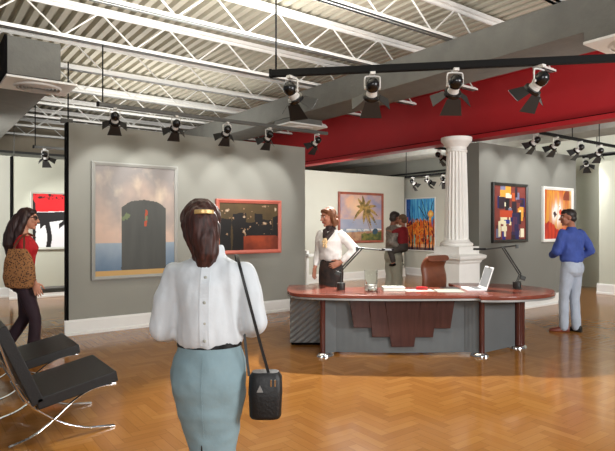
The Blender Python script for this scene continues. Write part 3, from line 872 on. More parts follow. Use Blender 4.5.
bm = BM(); c_ = slab('paper_sheet', 1.42, 6.90, 0, 0, 0, R(4), None, 'loose sheet of pale paper in the middle of the desk, red stapler on it', 'paper')
box(bm, (-.19, -.12, 0), (.19, .12, .003)); obj('sheet', bm, M['paper'], c_)
bm = BM(); c_ = slab('desk_blotter', 1.58, 6.92, 0, 0, 0, R(-3), None, 'grey-green desk blotter by the laptop', 'desk blotter', z=.0035)
o = c_; o.location = (*W(1.76, 6.86), ZD1); box(bm, (-.13, -.17, 0), (.20, .15, .005)); obj('mat', bm, mat('blotter', (150, 156, 144), .7), c_)
t = slab('stapler', 1.47, 6.95, 0, 0, 0, R(-14), None, 'small red stapler lying on the papers', 'stapler', z=.004)
bm = BM(); box(bm, (-.075, -.018, 0), (.075, .018, .012)); obj('stapler_base', bm, M['redp'], t, bevel=.003)
bm = BM(); rings(bm, [[(x, s*.016, z) for s, z in ((-1, z0), (1, z0), (1, z1), (-1, z1))] for x, z0, z1 in ((-.07, .012, .04), (.0, .02, .045), (.075, .024, .036))]); obj('stapler_arm', bm, M['redp'], t, bevel=.004)
t = slab('black_oblong', 1.88, 7.13, 0, 0, 0, R(8), None, 'flat black oblong beside the white laptop', 'folder')  # thin black layers around pale sheets, flat on the desk
bm = BM(); box(bm, (-.11, -.08, 0), (.11, .08, .004)); box(bm, (-.11, -.08, .009), (.108, .078, .013)); obj('cover', bm, M['black'], t)
bm = BM(); box(bm, (-.107, -.077, .004), (.105, .077, .009)); obj('sheets', bm, M['paper'], t)
t = slab('laptop', 2.15, 7.0, 0, 0, 0, 0, None, 'open white laptop seen from the side on the desk before the column', 'laptop')
bm = BM(); box(bm, (-.12, -.16, 0), (.125, .16, .022)); obj('laptop_base', bm, M['laptop'], t, bevel=.004)
bm = BM()
for i in range(5):
    for j in range(12): box(bm, (-.02+i*.022, -.14+j*.0235, .022), (-.002+i*.022, -.121+j*.0235, .0245))
obj('keyboard', bm, M['keys'], t)
bm = BM(); rot = Matrix.Translation((.122, 0, .02)) @ Matrix.Rotation(R(18), 4, 'Y')
box(bm, (-.006, -.16, 0), (.006, .16, .29), rot); sc = obj('lid', bm, M['laptop'], t, bevel=.003)
bm = BM(); box(bm, (-.0075, -.145, .02), (-.006, .145, .275), rot); obj('screen', bm, M['keys'], sc)

# ------------------------------------------------------------------ brown desk chair
cu, cv = 1.70, 8.05
t = empty('office_chair', (*W(cu, cv), 0), YAW+R(35), 'brown leather high-back office chair behind the desk', 'chair')
def pad(rs_, th): pass
bm = BM()
pts = spline([(0, -.18, .50), (0, -.24, .66), (0, -.25, .85), (0, -.22, 1.00), (0, -.27, 1.10), (0, -.33, 1.13)], 5)
rs = []
for k, p in enumerate(pts):
    tg = (pts[min(k+1, len(pts)-1)]-pts[max(k-1, 0)]).normalized(); n = Vector((0, -tg.z, tg.y)); hw = .25-.03*(k/len(pts))
    ring = []
    for a in range(16):
        ca, sa = math.cos(2*math.pi*a/16), math.sin(2*math.pi*a/16)
        ring.append(p+Vector((1, 0, 0))*hw*math.copysign(abs(ca)**.4, ca)+n*.045*math.copysign(abs(sa)**.6, sa))
    rs.append(ring)
rings(bm, rs); obj('backrest', bm, M['brown_leather'], t, smooth=True, auto=60)
bm = BM(); ell(bm, (0, .05, .47), (.27, .27, .06), seg=24); obj('seat', bm, M['brown_leather'], t, smooth=True)
for s in (-1, 1):
    bm = BM(); tube(bm, spline([(s*.27, -.2, .6), (s*.30, -.05, .68), (s*.29, .18, .66), (s*.27, .22, .5), (s*.22, .15, .44)], 5), .024, 10); obj('armrest', bm, M['brown_leather'], t, smooth=True)
bm = BM(); lathe(bm, [(.03, .09), (.03, .30), (.022, .30), (.022, .43), (.06, .43), (.06, .45)], n=16); obj('gas_column', bm, M['black'], t, smooth=True, auto=40)
for k in range(5):
    a = 2*math.pi*k/5
    bm = BM(); tube(bm, [(0, 0, .11), (math.cos(a)*.28, math.sin(a)*.28, .075)], [.03, .02], 8); lg = obj('base_leg', bm, M['black'], t, smooth=True)
    bm = BM(); cone(bm, (math.cos(a)*.28-.02*math.sin(a), math.sin(a)*.28+.02*math.cos(a), .03), (math.cos(a)*.28+.02*math.sin(a), math.sin(a)*.28-.02*math.cos(a), .03), .03, .03, 14); obj('castor', bm, M['black'], lg)

# ------------------------------------------------------------------ leather lounge chairs with crossed chrome frames
def lounge(x0, y0, label):
    t = empty('lounge_chair', (x0, y0, 0), 0, label, 'lounge chair', 'black leather lounge chairs')
    # local: x forward, y width (0..0.72)
    Wd = .72
    back = spline([(-.085, 0, .86), (-.05, 0, .76), (.0, 0, .60), (.055, 0, .44), (.14, 0, .295), (.24, 0, .20), (.376, 0, .105), (.55, 0, .035), (.755, 0, .008)], 6)
    seat = spline([(.765, 0, .338), (.64, 0, .335), (.53, 0, .305), (.43, 0, .245), (.314, 0, .150), (.17, 0, .055), (.01, 0, .008)], 6)
    for s, yy in (('n', .02), ('f', Wd-.02)):
        bm = BM(); ribbon(bm, [p+Vector((0, yy, 0)) for p in back], (0, 1, 0), .035, .012)
        ribbon(bm, [p+Vector((0, yy+.001, 0)) for p in seat], (0, 1, 0), .033, .012)
        obj('side_frame', bm, M['chrome'], t, bevel=.002)
    for (px_, pz) in ((.75, .345), (-.066, .81), (.12, .31)):
        bm = BM(); ribbon(bm, [(px_, .02, pz), (px_, Wd-.02, pz)], (1, 0, 0), .03, .010); obj('cross_bar', bm, M['chrome'], t)
    # cushions
    def cushion(pa, pb, th, nm):
        pa, pb = Vector(pa), Vector(pb); d = (pb-pa).normalized(); n = Vector((-d.z, 0, d.x))
        bm = BM(); rings(bm, [[p+Vector((0, y, 0))+n*k for y, k in ((.015, 0), (Wd-.015, 0), (Wd-.015, th), (.015, th))] for p in (pa, pb)])
        # tufted grid
        bmesh.ops.subdivide_edges(bm, edges=bm.edges[:], cuts=9, use_grid_fill=True)
        return obj(nm, bm, M['leather'], t, bevel=.012)
    sc_ = cushion((.205, 0, .238), (.785, 0, .358), .085, 'seat_cushion')
    bc_ = cushion((.245, 0, .30), (-.005, 0, .885), .085, 'back_cushion')
    # back cushion must lie in front of the frame
    for yy in (.12, .36, .60):
        bm = BM(); ribbon(bm, [(.20, yy, .230), (.48, yy, .288), (.75, yy, .345)], (0, 1, 0), .04, .006); obj('strap', bm, M['leather'], t)
lounge(.56, 4.36, 'black leather lounge chair with crossed chrome frame nearest at lower left')
lounge(.56, 5.55, 'black leather lounge chair partly hidden behind the nearest one, by woman in red')

# ------------------------------------------------------------------ bench in the far left gallery
t = empty('gallery_bench', (2.5, 10.95, 0), 0, 'low grey bench on thin steel legs in the far left gallery', 'bench')
bm = BM(); box(bm, (-.72, -.2, .37), (.72, .2, .45)); obj('seat', bm, M['benchgrey'], t, bevel=.015)
for sx_ in (-1, 1):
    for sy_ in (-1, 1):
        bm = BM(); cone(bm, (sx_*.66, sy_*.16, 0), (sx_*.66, sy_*.16, .37), .018, .018, 12); obj('leg', bm, M['chrome'], t, smooth=True, auto=40)
# white stand at the far wall corner
t = empty('display_stand', (8.30, 11.3, 0), 0, 'slim white display stand beside the left end of far wall', 'display stand')
bm = BM(); box(bm, (-.04, -.04, .03), (.04, .04, .95)); obj('post', bm, M['white_trim'], t)
bm = BM(); box(bm, (-.05, -.14, .80), (.24, .14, .86)); obj('shelf', bm, M['white_trim'], t)
bm = BM(); box(bm, (-.14, -.14, 0), (.24, .14, .03)); obj('base', bm, M['white_trim'], t)

# ------------------------------------------------------------------ people
from mathutils.bvhtree import BVHTree
SKIN = mat('skin', (196, 138, 112), .5, var=.05, scale=12)
SKIN_D = mat('skin_tanned', (168, 112, 88), .5, var=.06, scale=12)
LIP = mat('lips', (160, 70, 66), .45)
def V3(p): return Vector(p)
def hell(bm, T, c, r, rot=None, seg=16):
    Mx = T @ Matrix.Translation(c)
    if rot is not None: Mx = Mx @ rot
    ball(bm, Mx @ Matrix.Diagonal((r[0], r[1], r[2], 1)), seg, 12)
def hcaps(bm, T, pts, rad):
    s = T.to_scale()[0]
    caps(bm, [T @ V3(p) for p in pts], [r*s for r in rad])
def head(bm, T, female=False, nose=1.0):
    hell(bm, T, (0, -.012, .028), (.074, .094, .088), seg=24)
    hell(bm, T, (0, .028, -.030), (.060, .064, .078), seg=20)
    hell(bm, T, (0, .030, -.066), (.047 if female else .054, .052, .045))
    hell(bm, T, (0, .068, -.098), (.022, .018, .016))
    hell(bm, T, (0, .076, .034), (.050, .018, .011))
    hcaps(bm, T, [(0, .088, .018), (0, .104*nose, -.012), (0, .110*nose, -.022)], [.008, .011, .013])
    for s in (-1, 1):
        hell(bm, T, (s*.011, .094, -.026), (.009, .010, .008))
        hell(bm, T, (s*.074, -.008, -.006), (.010, .021, .032), Matrix.Rotation(R(12*s), 4, 'Z'))
        hell(bm, T, (s*.040, .062, -.018), (.022, .022, .022))
    hell(bm, T, (0, .087, -.053), (.024, .010, .006)); hell(bm, T, (0, .085, -.063), (.020, .010, .007))
def hand(bm, w, d, n, sgn, curl=25, s=1.0):
    w, d, n = V3(w), V3(d).normalized(), V3(n); n = (n-d*n.dot(d)).normalized(); l = d.cross(n)*sgn
    Rm = Matrix((l, d, n)).transposed().to_4x4()
    ell(bm, w+d*.046*s, (.041*s, .055*s, .017*s), Rm)
    ell(bm, w+d*.068*s, (.043*s, .032*s, .0155*s), Rm)
    for k, ln in enumerate((.074, .083, .077, .060)):
        off = (.0325-.0217*k)
        p = w+d*(.088-.004*abs(k-1.2))*s+l*off*s
        dd = (d+l*(.055-.037*k)*1.4).normalized(); pts = [p-dd*.02*s]; ang = 0
        for q, fr in enumerate((.45, .32, .23)):
            pts.append(pts[-1]+(dd*math.cos(R(ang))+n*math.sin(R(ang)))*(ln*fr+(.02 if q == 0 else 0))*s); ang += curl
        caps(bm, pts, [.0088*s, .0088*s, .0080*s, .0070*s], 10)
    p = w+d*.020*s+l*.028*s; a = (d*.62+l*.62+n*.35).normalized(); b = (d*.9+l*.2+n*.35).normalized()
    caps(bm, [p, p+a*.042*s, p+a*.042*s+b*.030*s, p+a*.042*s+b*.055*s], [.014*s, .011*s, .010*s, .008*s], 10)
def shoe(name, ankle, ang, m, parent, s=1.0, heel=0.0, ln=.27):
    """shoe: sole outline, vamp and heel, toe along angle ang from +Y"""
    ax, ay = ankle[0], ankle[1]
    f = Vector((-math.sin(ang), math.cos(ang), 0)); r = Vector((f.y, -f.x, 0)); o = Vector((ax, ay, 0))
    bm = BM(); prof = [(-.075, .030, .085), (-.06, .036, .095), (-.02, .037, .092), (.04, .038, .075), (.10, .043, .055), (.15, .043, .045), (.18, .033, .036), (.195, .014, .028)]
    rs = []
    for y, w_, h in prof:
        y *= ln/.27; base = heel*max(0, 1-(y+.075)/.16)
        rs.append([(o+f*y*s+r*w_*cx*s+Vector((0, 0, (base+zz*h)*s))) for cx, zz in ((-.85, .0), (.85, 0), (1, .25), (.8, .75), (.35, 1), (-.35, 1), (-.8, .75), (-1, .25))])
    rings(bm, rs)
    if heel: cone(bm, o-f*.05*s, o-f*.05*s+Vector((0, 0, heel*s+.01)), .014*s, .026*s)
    return obj(name, bm, m, parent, smooth=True, bevel=.003)
def loft(bm, rs, n=28, p=2.0):
    """closed stack of (z, cx, cy, rx, ry) super-ellipses"""
    out = []
    for z, cx, cy, rx, ry in rs:
        ring = []
        for k in range(n):
            a = 2*math.pi*k/n; ca, sa = math.cos(a), math.sin(a)
            ring.append((cx+rx*math.copysign(abs(ca)**(2/p), ca), cy+ry*math.copysign(abs(sa)**(2/p), sa), z))
        out.append(ring)
    rings(bm, out)
def interp(rs, z):
    for a, b in zip(rs, rs[1:]):
        if a[0] <= z <= b[0]:
            t = (z-a[0])/(b[0]-a[0]); return [a[k]*(1-t)+b[k]*t for k in range(5)]
def bvh(o):
    me = o.data
    return BVHTree.FromPolygons([v.co.copy() for v in me.vertices], [p.vertices[:] for p in me.polygons])

class Fig:
    def __init__(s, name, label, u, v, facing, scale, group=None, z=0.0):
        a = math.atan2(*(lambda w: (-w[0], w[1]))(camdir(*facing)))
        s.root = empty('person', (*W(u, v), z), a, label, 'person', group); s.k = scale
    def P(s, p): return Vector(p)*s.k
    def body(s, A, voxel=.006, female=False, skin=None, brow=None, hscale=1.0, hands=True, thin=.92, lk=1.0):
        k = s.k; bm = BM(); hz = A.get('head', (0, .02, 1.622)); 
        T = Matrix.Translation(s.P(hz)) @ Matrix.Rotation(R(A.get('yaw', 0)), 4, 'Z') @ Matrix.Rotation(R(A.get('pitch', 0)), 4, 'X') @ Matrix.Rotation(R(A.get('roll', 0)), 4, 'Y') @ Matrix.Scale(k*hscale*1.02, 4)
        s.T = T; s.A = A
        head(bm, T, female)
        nb = A.get('neck', (0, -.015, 1.44))
        caps(bm, [s.P(nb), s.P((nb[0]*.5+hz[0]*.5, nb[1]*.5+hz[1]*.5-.022, nb[2]+.06)), T @ V3((0, -.020, -.05))], [.058*k, .052*k if not female else .047*k, .052*k])
        tor = A['torso']
        loft(bm, [(z*k, cx*k, cy*k, rx*k*thin, ry*k*thin) for z, cx, cy, rx, ry in tor])
        for sd in ('R', 'L'):
            sg = 1 if sd == 'R' else -1
            sh, el, wr = [s.P(p) for p in A['arm'+sd][:3]]
            caps(bm, [sh, sh*.5+el*.5, el, el*.55+wr*.45, wr], [.038*k, .037*k, .034*k, .036*k, .025*k])
            if hands:
                dd, nn = A['arm'+sd][3:5]; cu = A['arm'+sd][5] if len(A['arm'+sd]) > 5 else 25
                hand(bm, wr, dd, nn, sg, cu, k)
            hp, kn, an = [s.P(p) for p in A['leg'+sd][:3]]
            cf = kn*.62+an*.38+Vector((0, -.012*k, 0))
            caps(bm, [hp, hp*.5+kn*.5, kn, cf, an], [.078*k*lk, .066*k*lk, .050*k*lk, .050*k*lk, .034*k])
            ell(bm, an+Vector((0, 0.03*k, -.03*k)), (.03*k, .07*k, .028*k))
        Ti = T.inverted()
        def pick(c):
            h = Ti @ c
            if h.y > .072 and abs(h.x) < .026 and -.069 < h.z < -.047: return 1
            if h.y > .05 and .012 < abs(h.x) < .05 and .030 < h.z < .042: return 2
            return 0
        s.body_o = remeshed('body', bm, voxel, [skin or SKIN, LIP, brow or M['black']], s.root, sm=2, pick=pick)
        ew = mat('eye_white', (228, 224, 218), .25)
        for sg in (-1, 1):
            bm = BM(); hell(bm, T, (sg*.030, .0795, .014), (.0135, .0085, .0075)); e = obj('eye', bm, ew, s.body_o, smooth=True)
            bm = BM(); hell(bm, T, (sg*.030, .0865, .014), (.0058, .0025, .006)); obj('iris', bm, M['black'], e, smooth=True)
    def top(s, name, m, tor, sleeves, voxel=.010, wr=.006, extra=None, sm=4, wf=(10, 10, 6)):
        k = s.k; bm = BM()
        loft(bm, [(z*k, cx*k, cy*k, rx*k, ry*k) for z, cx, cy, rx, ry in tor])
        for pts, rad in sleeves: caps(bm, [s.P(p) for p in pts], [r*k for r in rad])
        if extra: extra(bm)
        return remeshed(name, bm, voxel, m, s.root, sm, wr, wf)
    def trousers(s, name, m, waist, leg_r=(.098, .082, .068, .062, .06), wr=.006, voxel=.010, hem=.05):
        k = s.k; bm = BM()
        loft(bm, [(z*k, cx*k, cy*k, rx*k, ry*k) for z, cx, cy, rx, ry in waist])
        for sd in ('R', 'L'):
            hp, kn, an = [s.P(p) for p in s.A['leg'+sd][:3]]
            lo_ = an+(an-kn).normalized()*0; lo_.z = max(.065*k, an.z-.02*k)
            caps(bm, [hp, hp*.5+kn*.5, kn, kn*.5+lo_*.5, lo_], [r*k for r in leg_r])
        return remeshed(name, bm, voxel, m, s.root, 4, wr, (10, 10, 7))
    def hair(s, m, parts, voxel=.008, wr=.006, wf=(60, 60, 14), name='hair', sm=2):
        bm = BM()
        for p in parts:
            if p[0] == 'e': hell(bm, s.T, p[1], p[2], seg=20)
            else: hcaps(bm, s.T, p[1], p[2])
        return remeshed(name, bm, voxel, m, s.root, sm, wr, wf)

def TORSO(w=1.0, d=1.0):
    return [(.84, 0, 0, .10*w, .09*d), (.90, 0, -.01, .155*w, .11*d), (.98, 0, -.005, .155*w, .11*d), (1.08, 0, 0, .135*w, .098*d), (1.20, 0, 0, .145*w, .105*d), (1.32, 0, 0, .162*w, .112*d), (1.40, 0, -.005, .150*w, .085*d), (1.45, 0, -.012, .075*w, .062*d)]

# ---- woman in white blouse in front, seen from behind
BLOUSE = mat('white_blouse', (212, 218, 222), .75, var=.04, scale=8, bump=.25, bscale=14)
TEAL = mat('teal_skirt', (132, 156, 163), .8, var=.06, scale=9, bump=.08, bscale=60)
HAIR_A = mat('auburn_hair', (58, 27, 20), .55, var=.7, scale=26, stretch=(3, 3, .35))
f = Fig('person', 'woman in white blouse and teal skirt seen from behind, in the foreground', -.445, 2.45, (.03, 1), 1.0)
A = dict(torso=TORSO(.98, .95), head=(-.045, .03, 1.597), yaw=14, pitch=-6, neck=(0, -.01, 1.43),
         armR=((.160, 0, 1.385), (.212, -.02, 1.17), (.13, .22, 1.10), (-.5, .8, .1), (-.7, -.4, 0)),
         armL=((-.160, 0, 1.375), (-.208, -.02, 1.14), (-.12, .22, 1.08), (.5, .8, .1), (.7, -.4, 0)),
         legR=((.075, 0, .86), (.06, .03, .48), (.07, .06, .09)), legL=((-.07, 0, .86), (-.025, -.01, .48), (-.03, -.08, .09)))
f.body(A, .010, True, SKIN, HAIR_A, lk=.8)
bt = [(1.06, 0, .0, .142, .112), (1.08, 0, -.005, .150, .122), (1.11, 0, -.005, .152, .130), (1.16, 0, -.005, .150, .134), (1.26, 0, -.002, .150, .136), (1.34, 0, -.004, .164, .126), (1.40, 0, -.008, .172, .098), (1.435, 0, -.010, .125, .080), (1.462, 0, -.008, .066, .066), (1.485, 0, -.004, .060, .062)]
def collar(bm):
    lathe(bm, [(.062, 1.45), (.072, 1.45), (.066, 1.51), (.056, 1.512)], (0, -.006, 0), 24)
bl = f.top('blouse', BLOUSE, bt, [([(.150, -.005, 1.38), (.188, -.015, 1.29), (.212, -.02, 1.17), (.172, .08, 1.137)], [.060, .062, .062, .056]),
                                  ([(-.150, -.005, 1.375), (-.186, -.015, 1.27), (-.208, -.02, 1.14), (-.168, .08, 1.112)], [.060, .063, .062, .056])], .010, .011, collar, 4, (13, 13, 5))
tree = bvh(bl)
for z in (1.375, 1.27, 1.18, 1.105):
    h = tree.ray_cast(Vector((.008, -1, z)), Vector((0, 1, 0)))
    if h[0]:
        bm = BM(); lathe(bm, [(.002, .003), (.007, .002), (.0075, 0), (.006, -.002)], h[0], 14, (0, -1, 0)); obj('button', bm, M['paper'], bl, smooth=True)
bm = BM()      # back placket strip following the cloth
for x0, x1 in ((-.012, .028),):
    rs = []
    for q in range(24):
        z = 1.082+q*(1.425-1.082)/23
        p = tree.ray_cast(Vector((x0, -1, z)), Vector((0, 1, 0)))[0]; r_ = tree.ray_cast(Vector((x1, -1, z)), Vector((0, 1, 0)))[0]
        rs.append([p+Vector((0, -.0025, 0)), r_+Vector((0, -.0025, 0)), r_+Vector((0, .004, 0)), p+Vector((0, .004, 0))])
    rings(bm, rs)
obj('button_placket', bm, BLOUSE, bl, smooth=False)
sk = [(.44, .02, .0, .100, .085), (.575, .018, -.005, .104, .098), (.65, .012, -.008, .120, .108), (.75, .006, -.012, .142, .122), (.85, .002, -.018, .164, .138), (.93, 0, -.020, .175, .143), (.99, 0, -.014, .164, .132), (1.05, 0, -.004, .144, .114), (1.095, 0, 0, .136, .106)]
bm = BM(); loft(bm, sk, 36)
for s_ in (-1, 1): ell(bm, (s_*.070, -.075, .905), (.085, .075, .09))
skirt = remeshed('skirt', bm, .011, TEAL, f.root, 4, .009, (8, 8, 11))
bm = BM(); loft(bm, [(1.062, 0, -.002, .147, .117), (1.088, 0, -.002, .144, .115)], 36); obj('belt', bm, M['black'], skirt, smooth=True, auto=40)
tree = bvh(skirt)
bm = BM(); rs = []
for q in range(10):
    z = .45+q*.022; w_ = .012*(1-q/9.5)+.001; rr = []
    for x in (-.01-w_, -.01+w_):
        h = tree.ray_cast(Vector((x, -1, z)), Vector((0, 1, 0)))[0]; rr += [h+Vector((0, -.002, 0)), h+Vector((0, .006, 0))]
    rs.append([rr[0], rr[2], rr[3], rr[1]])
rings(bm, rs); obj('back_slit', bm, M['black'], skirt, label='dark slit at back of skirt')
bm = BM(); rs = []
for q in range(26):
    z = .68+q*.0142; rr = []
    for x in (-.003, .001):
        h = tree.ray_cast(Vector((x, -1, z)), Vector((0, 1, 0)))[0]; rr += [h+Vector((0, -.001, 0)), h+Vector((0, .004, 0))]
    rs.append([rr[0], rr[2], rr[3], rr[1]])
rings(bm, rs); obj('seam', bm, TEAL, skirt)
f.hair(HAIR_A, [('e', (0, -.018, .036), (.084, .098, .088)), ('e', (0, -.085, .015), (.070, .060, .065)), ('e', (-.035, .02, .04), (.055, .07, .065)), ('e', (.03, .01, .045), (.058, .075, .062)),
                ('c', [(0, -.085, .01), (.012, -.098, -.06), (.02, -.095, -.12), (.018, -.085, -.165), (.010, -.080, -.20)], [.066, .062, .056, .044, .020]),
                ('c', [(.045, -.05, -.01), (.045, -.065, -.09), (.035, -.075, -.15)], [.040, .028, .016]), ('c', [(-.05, -.05, 0), (-.04, -.07, -.08), (-.02, -.075, -.15)], [.04, .028, .016])],
       .006, .007, (46, 46, 9))
bm = BM(); Tt = f.T
rs = []
for q in range(9):
    a = -.62+1.24*q/8
    c = Vector((.010+.130*math.sin(a)*.55, -.040-.122*math.cos(a)*.98, .046))
    rs.append([Tt @ (c+Vector((0, y, z))) for y, z in ((-.006, -.009), (.006, -.009), (.006, .009), (-.006, .009))])
rings(bm, rs); obj('hair_clip', bm, mat('gold_clip', (214, 178, 116), .35, .3), f.root, bevel=.003, label='gold hair clip')
for sd, an in (('R', (.08, .06)), ('L', (-.05, -.10))): shoe('shoe', an, 0, M['black'], f.root, .95, .05)
# her shoulder bag
bt_ = empty('shoulder_bag', (*W(-.185, 2.38), .755), YAW, 'small black leather bag hanging at hip of the woman in the foreground', 'bag')
bm = BM(); loft(bm, [(0, 0, 0, .062, .040), (.012, 0, 0, .070, .048), (.10, 0, 0, .073, .050), (.175, 0, 0, .068, .044), (.195, 0, 0, .058, .034)], 28, 3.2); pouch = obj('pouch', bm, M['leather'], bt_, smooth=True, bevel=.004)
bm = BM(); loft(bm, [(.105, 0, 0, .0745, .0525), (.18, 0, 0, .072, .048), (.203, 0, 0, .058, .035)], 28, 3.2); obj('flap', bm, M['leather'], bt_, smooth=True, auto=50)
for x in (.028, .045):
    bm = BM(); cbox(bm, (x, -.053, .165), (.008, .006, .03)); obj('buckle', bm, M['chrome'], pouch, bevel=.001)
bm = BM(); rings(bm, [[Vector((-.02, -.052, .14))+Vector((x, y, z)) for x, z in ((-.014, -.014), (.014, -.014), (0, .016))] for y in (0, -.004)]); obj('clasp', bm, M['alum'], bt_)
# strap over the shoulder
def bagp(px_, py_, v): return ((px_-CX)/F*v+.185, v-2.38, EYE-(py_-CY)/F*v-.755)
bm = BM(); ribbon(bm, spline([bagp(270, 378, 2.36), bagp(262, 350, 2.345), bagp(254, 320, 2.325), bagp(246, 290, 2.315), bagp(240, 267, 2.335), bagp(237, 256, 2.40), bagp(236, 256, 2.48), bagp(238, 268, 2.54)], 6), (1, .1, 0), .013, .004); obj('strap', bm, M['leather'], bt_)
bm = BM(); ribbon(bm, spline([bagp(249, 376, 2.40), bagp(246, 350, 2.43), bagp(243.5, 325, 2.46), bagp(240, 290, 2.53), bagp(238, 268, 2.54)], 6), (1, .1, 0), .012, .004); obj('strap', bm, M['leather'], bt_)

# ---- man in blue shirt at right
BLUE = mat('blue_shirt', (62, 84, 160), .8, var=.12, scale=9, bump=.3, bscale=18)
JEANS = mat('pale_jeans', (176, 186, 200), .8, var=.08, scale=10, bump=.2, bscale=50)
DARK = mat('dark_hair', (34, 26, 24), .5, var=.4, scale=40)
BROWN_SHOE = mat('brown_shoe', (110, 48, 32), .4)
f = Fig('person', 'man in blue shirt and pale jeans standing before the right display wall', 3.97, 8.12, (-.42, .9), 1.055)
A = dict(torso=TORSO(1.08, 1.05), head=(-.01, .055, 1.63), yaw=52, pitch=-4, neck=(0, -.01, 1.45),
         armR=((.185, -.01, 1.40), (.275, -.10, 1.15), (.16, .13, 1.05), (-.6, .6, -.3), (-.3, -.3, -.6), 40),
         armL=((-.185, 0, 1.40), (-.235, .06, 1.13), (-.10, .25, 1.08), (.7, .5, 0), (0, -.5, -.6), 40),
         legR=((.085, 0, .88), (.085, .02, .49), (.075, -.02, .09)), legL=((-.085, 0, .88), (-.095, .05, .49), (-.085, .06, .09)))
f.body(A, .0065, False, SKIN_D, DARK)
st = [(1.0, 0, -.005, .165, .118), (1.03, 0, -.005, .182, .132), (1.10, 0, 0, .180, .132), (1.22, 0, 0, .182, .132), (1.33, 0, 0, .198, .130), (1.40, 0, -.008, .185, .104), (1.445, 0, -.012, .12, .08), (1.47, 0, -.005, .068, .068), (1.495, 0, .004, .060, .062)]
f.top('shirt', BLUE, st, [([(.175, -.01, 1.40), (.235, -.06, 1.27), (.275, -.10, 1.155), (.235, -.01, 1.10), (.185, .08, 1.07)], [.066, .066, .060, .054, .048]),
                          ([(-.175, 0, 1.40), (-.21, .03, 1.27), (-.236, .06, 1.14), (-.18, .15, 1.11), (-.13, .22, 1.09)], [.066, .064, .060, .052, .046])], .010, .015)
tr = f.trousers('trousers', JEANS, [(.80, 0, -.01, .12, .10), (.86, 0, -.02, .168, .125), (.93, 0, -.02, .172, .13), (1.0, 0, -.005, .160, .115), (1.035, 0, 0, .156, .110)], (.096, .086, .070, .068, .064))
bm = BM(); loft(bm, [(1.035*1.055, 0, 0, .170, .121), (1.07*1.055, 0, 0, .169, .120)], 32); obj('belt', bm, M['brown_leather'], tr, smooth=True, auto=40)
for sg in (-1, 1):
    bm = BM(); tb = bvh(tr); rs = []
    for q in range(6):
        z = .865+q*.022
        rr = [tb.ray_cast(Vector((sg*.085*1.055+x, -1, z*1.055)), Vector((0, 1, 0)))[0] for x in (-.055, .055)]
        rs.append([rr[0]+Vector((0, -.003, 0)), rr[1]+Vector((0, -.003, 0)), rr[1]+Vector((0, .004, 0)), rr[0]+Vector((0, .004, 0))])
    rings(bm, rs); obj('back_pocket', bm, JEANS, tr)
f.hair(DARK, [('e', (0, -.028, .040), (.079, .092, .084)), ('e', (0, -.055, -.015), (.071, .062, .062)), ('e', (0, .02, .072), (.060, .062, .046))], .006, .003, (80, 80, 80))
shoe('shoe', (.075*1.055, -.02*1.055), R(10), M['black'], f.root, 1.05, .0)
shoe('shoe', (-.085*1.055, .06*1.055), R(48), BROWN_SHOE, f.root, 1.05)

# ---- woman with white blouse and scarf behind the desk
SATIN = mat('satin_blouse', (222, 218, 214), .45, var=.05, scale=8, bump=.3, bscale=16)
PRINT = mat('print_skirt', (40, 24, 18), .7, var=.9, scale=14)
SCARF = mat('dark_scarf', (44, 28, 26), .7, var=.3, scale=16)
LIGHTBR = mat('light_brown_hair', (112, 68, 40), .65, var=.35, scale=30, stretch=(3, 3, .5))
f = Fig('person', 'woman in white blouse with dark scarf standing behind the desk, hand on hip', .335, 7.80, (-.5, -.85), 1.06)
A = dict(torso=TORSO(.98, .98), head=(.01, .05, 1.625), yaw=-30, pitch=-10, roll=0, neck=(0, -.005, 1.44),
         armR=((.165, 0, 1.385), (.205, -.04, 1.14), (.20, .08, .935), (0, .25, -1), (-1, .1, 0), 22),
         armL=((-.165, 0, 1.385), (-.335, -.07, 1.17), (-.185, .07, 1.015), (.75, .5, -.35), (.3, -.6, 0), 25),
         legR=((.085, 0, .87), (.085, .02, .48), (.09, -.02, .09)), legL=((-.085, 0, .87), (-.085, .02, .48), (-.09, -.02, .09)))
f.body(A, .0058, True, SKIN_D, LIGHTBR, hscale=1.06)
bt = [(1.03, 0, .0, .140, .108), (1.06, 0, .0, .158, .126), (1.12, 0, .003, .163, .132), (1.22, 0, .01, .165, .138), (1.30, 0, .018, .168, .142), (1.37, 0, .004, .165, .112), (1.42, 0, -.006, .125, .082), (1.455, 0, -.006, .064, .064)]
f.top('blouse', SATIN, bt, [([(.155, 0, 1.38), (.185, -.02, 1.27), (.205, -.04, 1.15), (.205, .01, 1.05), (.20, .06, .97)], [.062, .066, .062, .058, .036]),
                            ([(-.155, 0, 1.38), (-.25, -.035, 1.28), (-.335, -.07, 1.175), (-.27, -.01, 1.10), (-.215, .045, 1.045)], [.062, .068, .068, .060, .036])], .008, .012, None, 4, (8, 8, 8))
bm = BM(); loft(bm, [(z*1.06, cx*1.06, cy*1.06, rx*1.06, ry*1.06) for z, cx, cy, rx, ry in [(.36, 0, 0, .19, .17), (.55, 0, 0, .18, .15), (.75, 0, -.01, .176, .14), (.88, 0, -.012, .178, .135), (.97, 0, -.006, .164, .122), (1.04, 0, 0, .140, .106), (1.06, 0, 0, .138, .104)]], 32)
sk_ = remeshed('skirt', bm, .010, PRINT, f.root, 3, .008, (7, 7, 4))
bm = BM(); loft(bm, [(1.025*1.06, 0, 0, .153, .117), (1.065*1.06, 0, 0, .152, .116)], 32); obj('belt', bm, M['black'], sk_, smooth=True, auto=40)
bm = BM(); k = 1.06
lathe(bm, [(.058*k, 1.43*k), (.078*k, 1.435*k), (.080*k, 1.46*k), (.066*k, 1.50*k), (.054*k, 1.505*k)], (0, .0, 0), 24)
caps(bm, [Vector((x, y, z))*k for x, y, z in ((.05, .07, 1.44), (.02, .125, 1.37), (.0, .15, 1.29), (-.01, .15, 1.24))], [.030*k, .034*k, .030*k, .012*k])
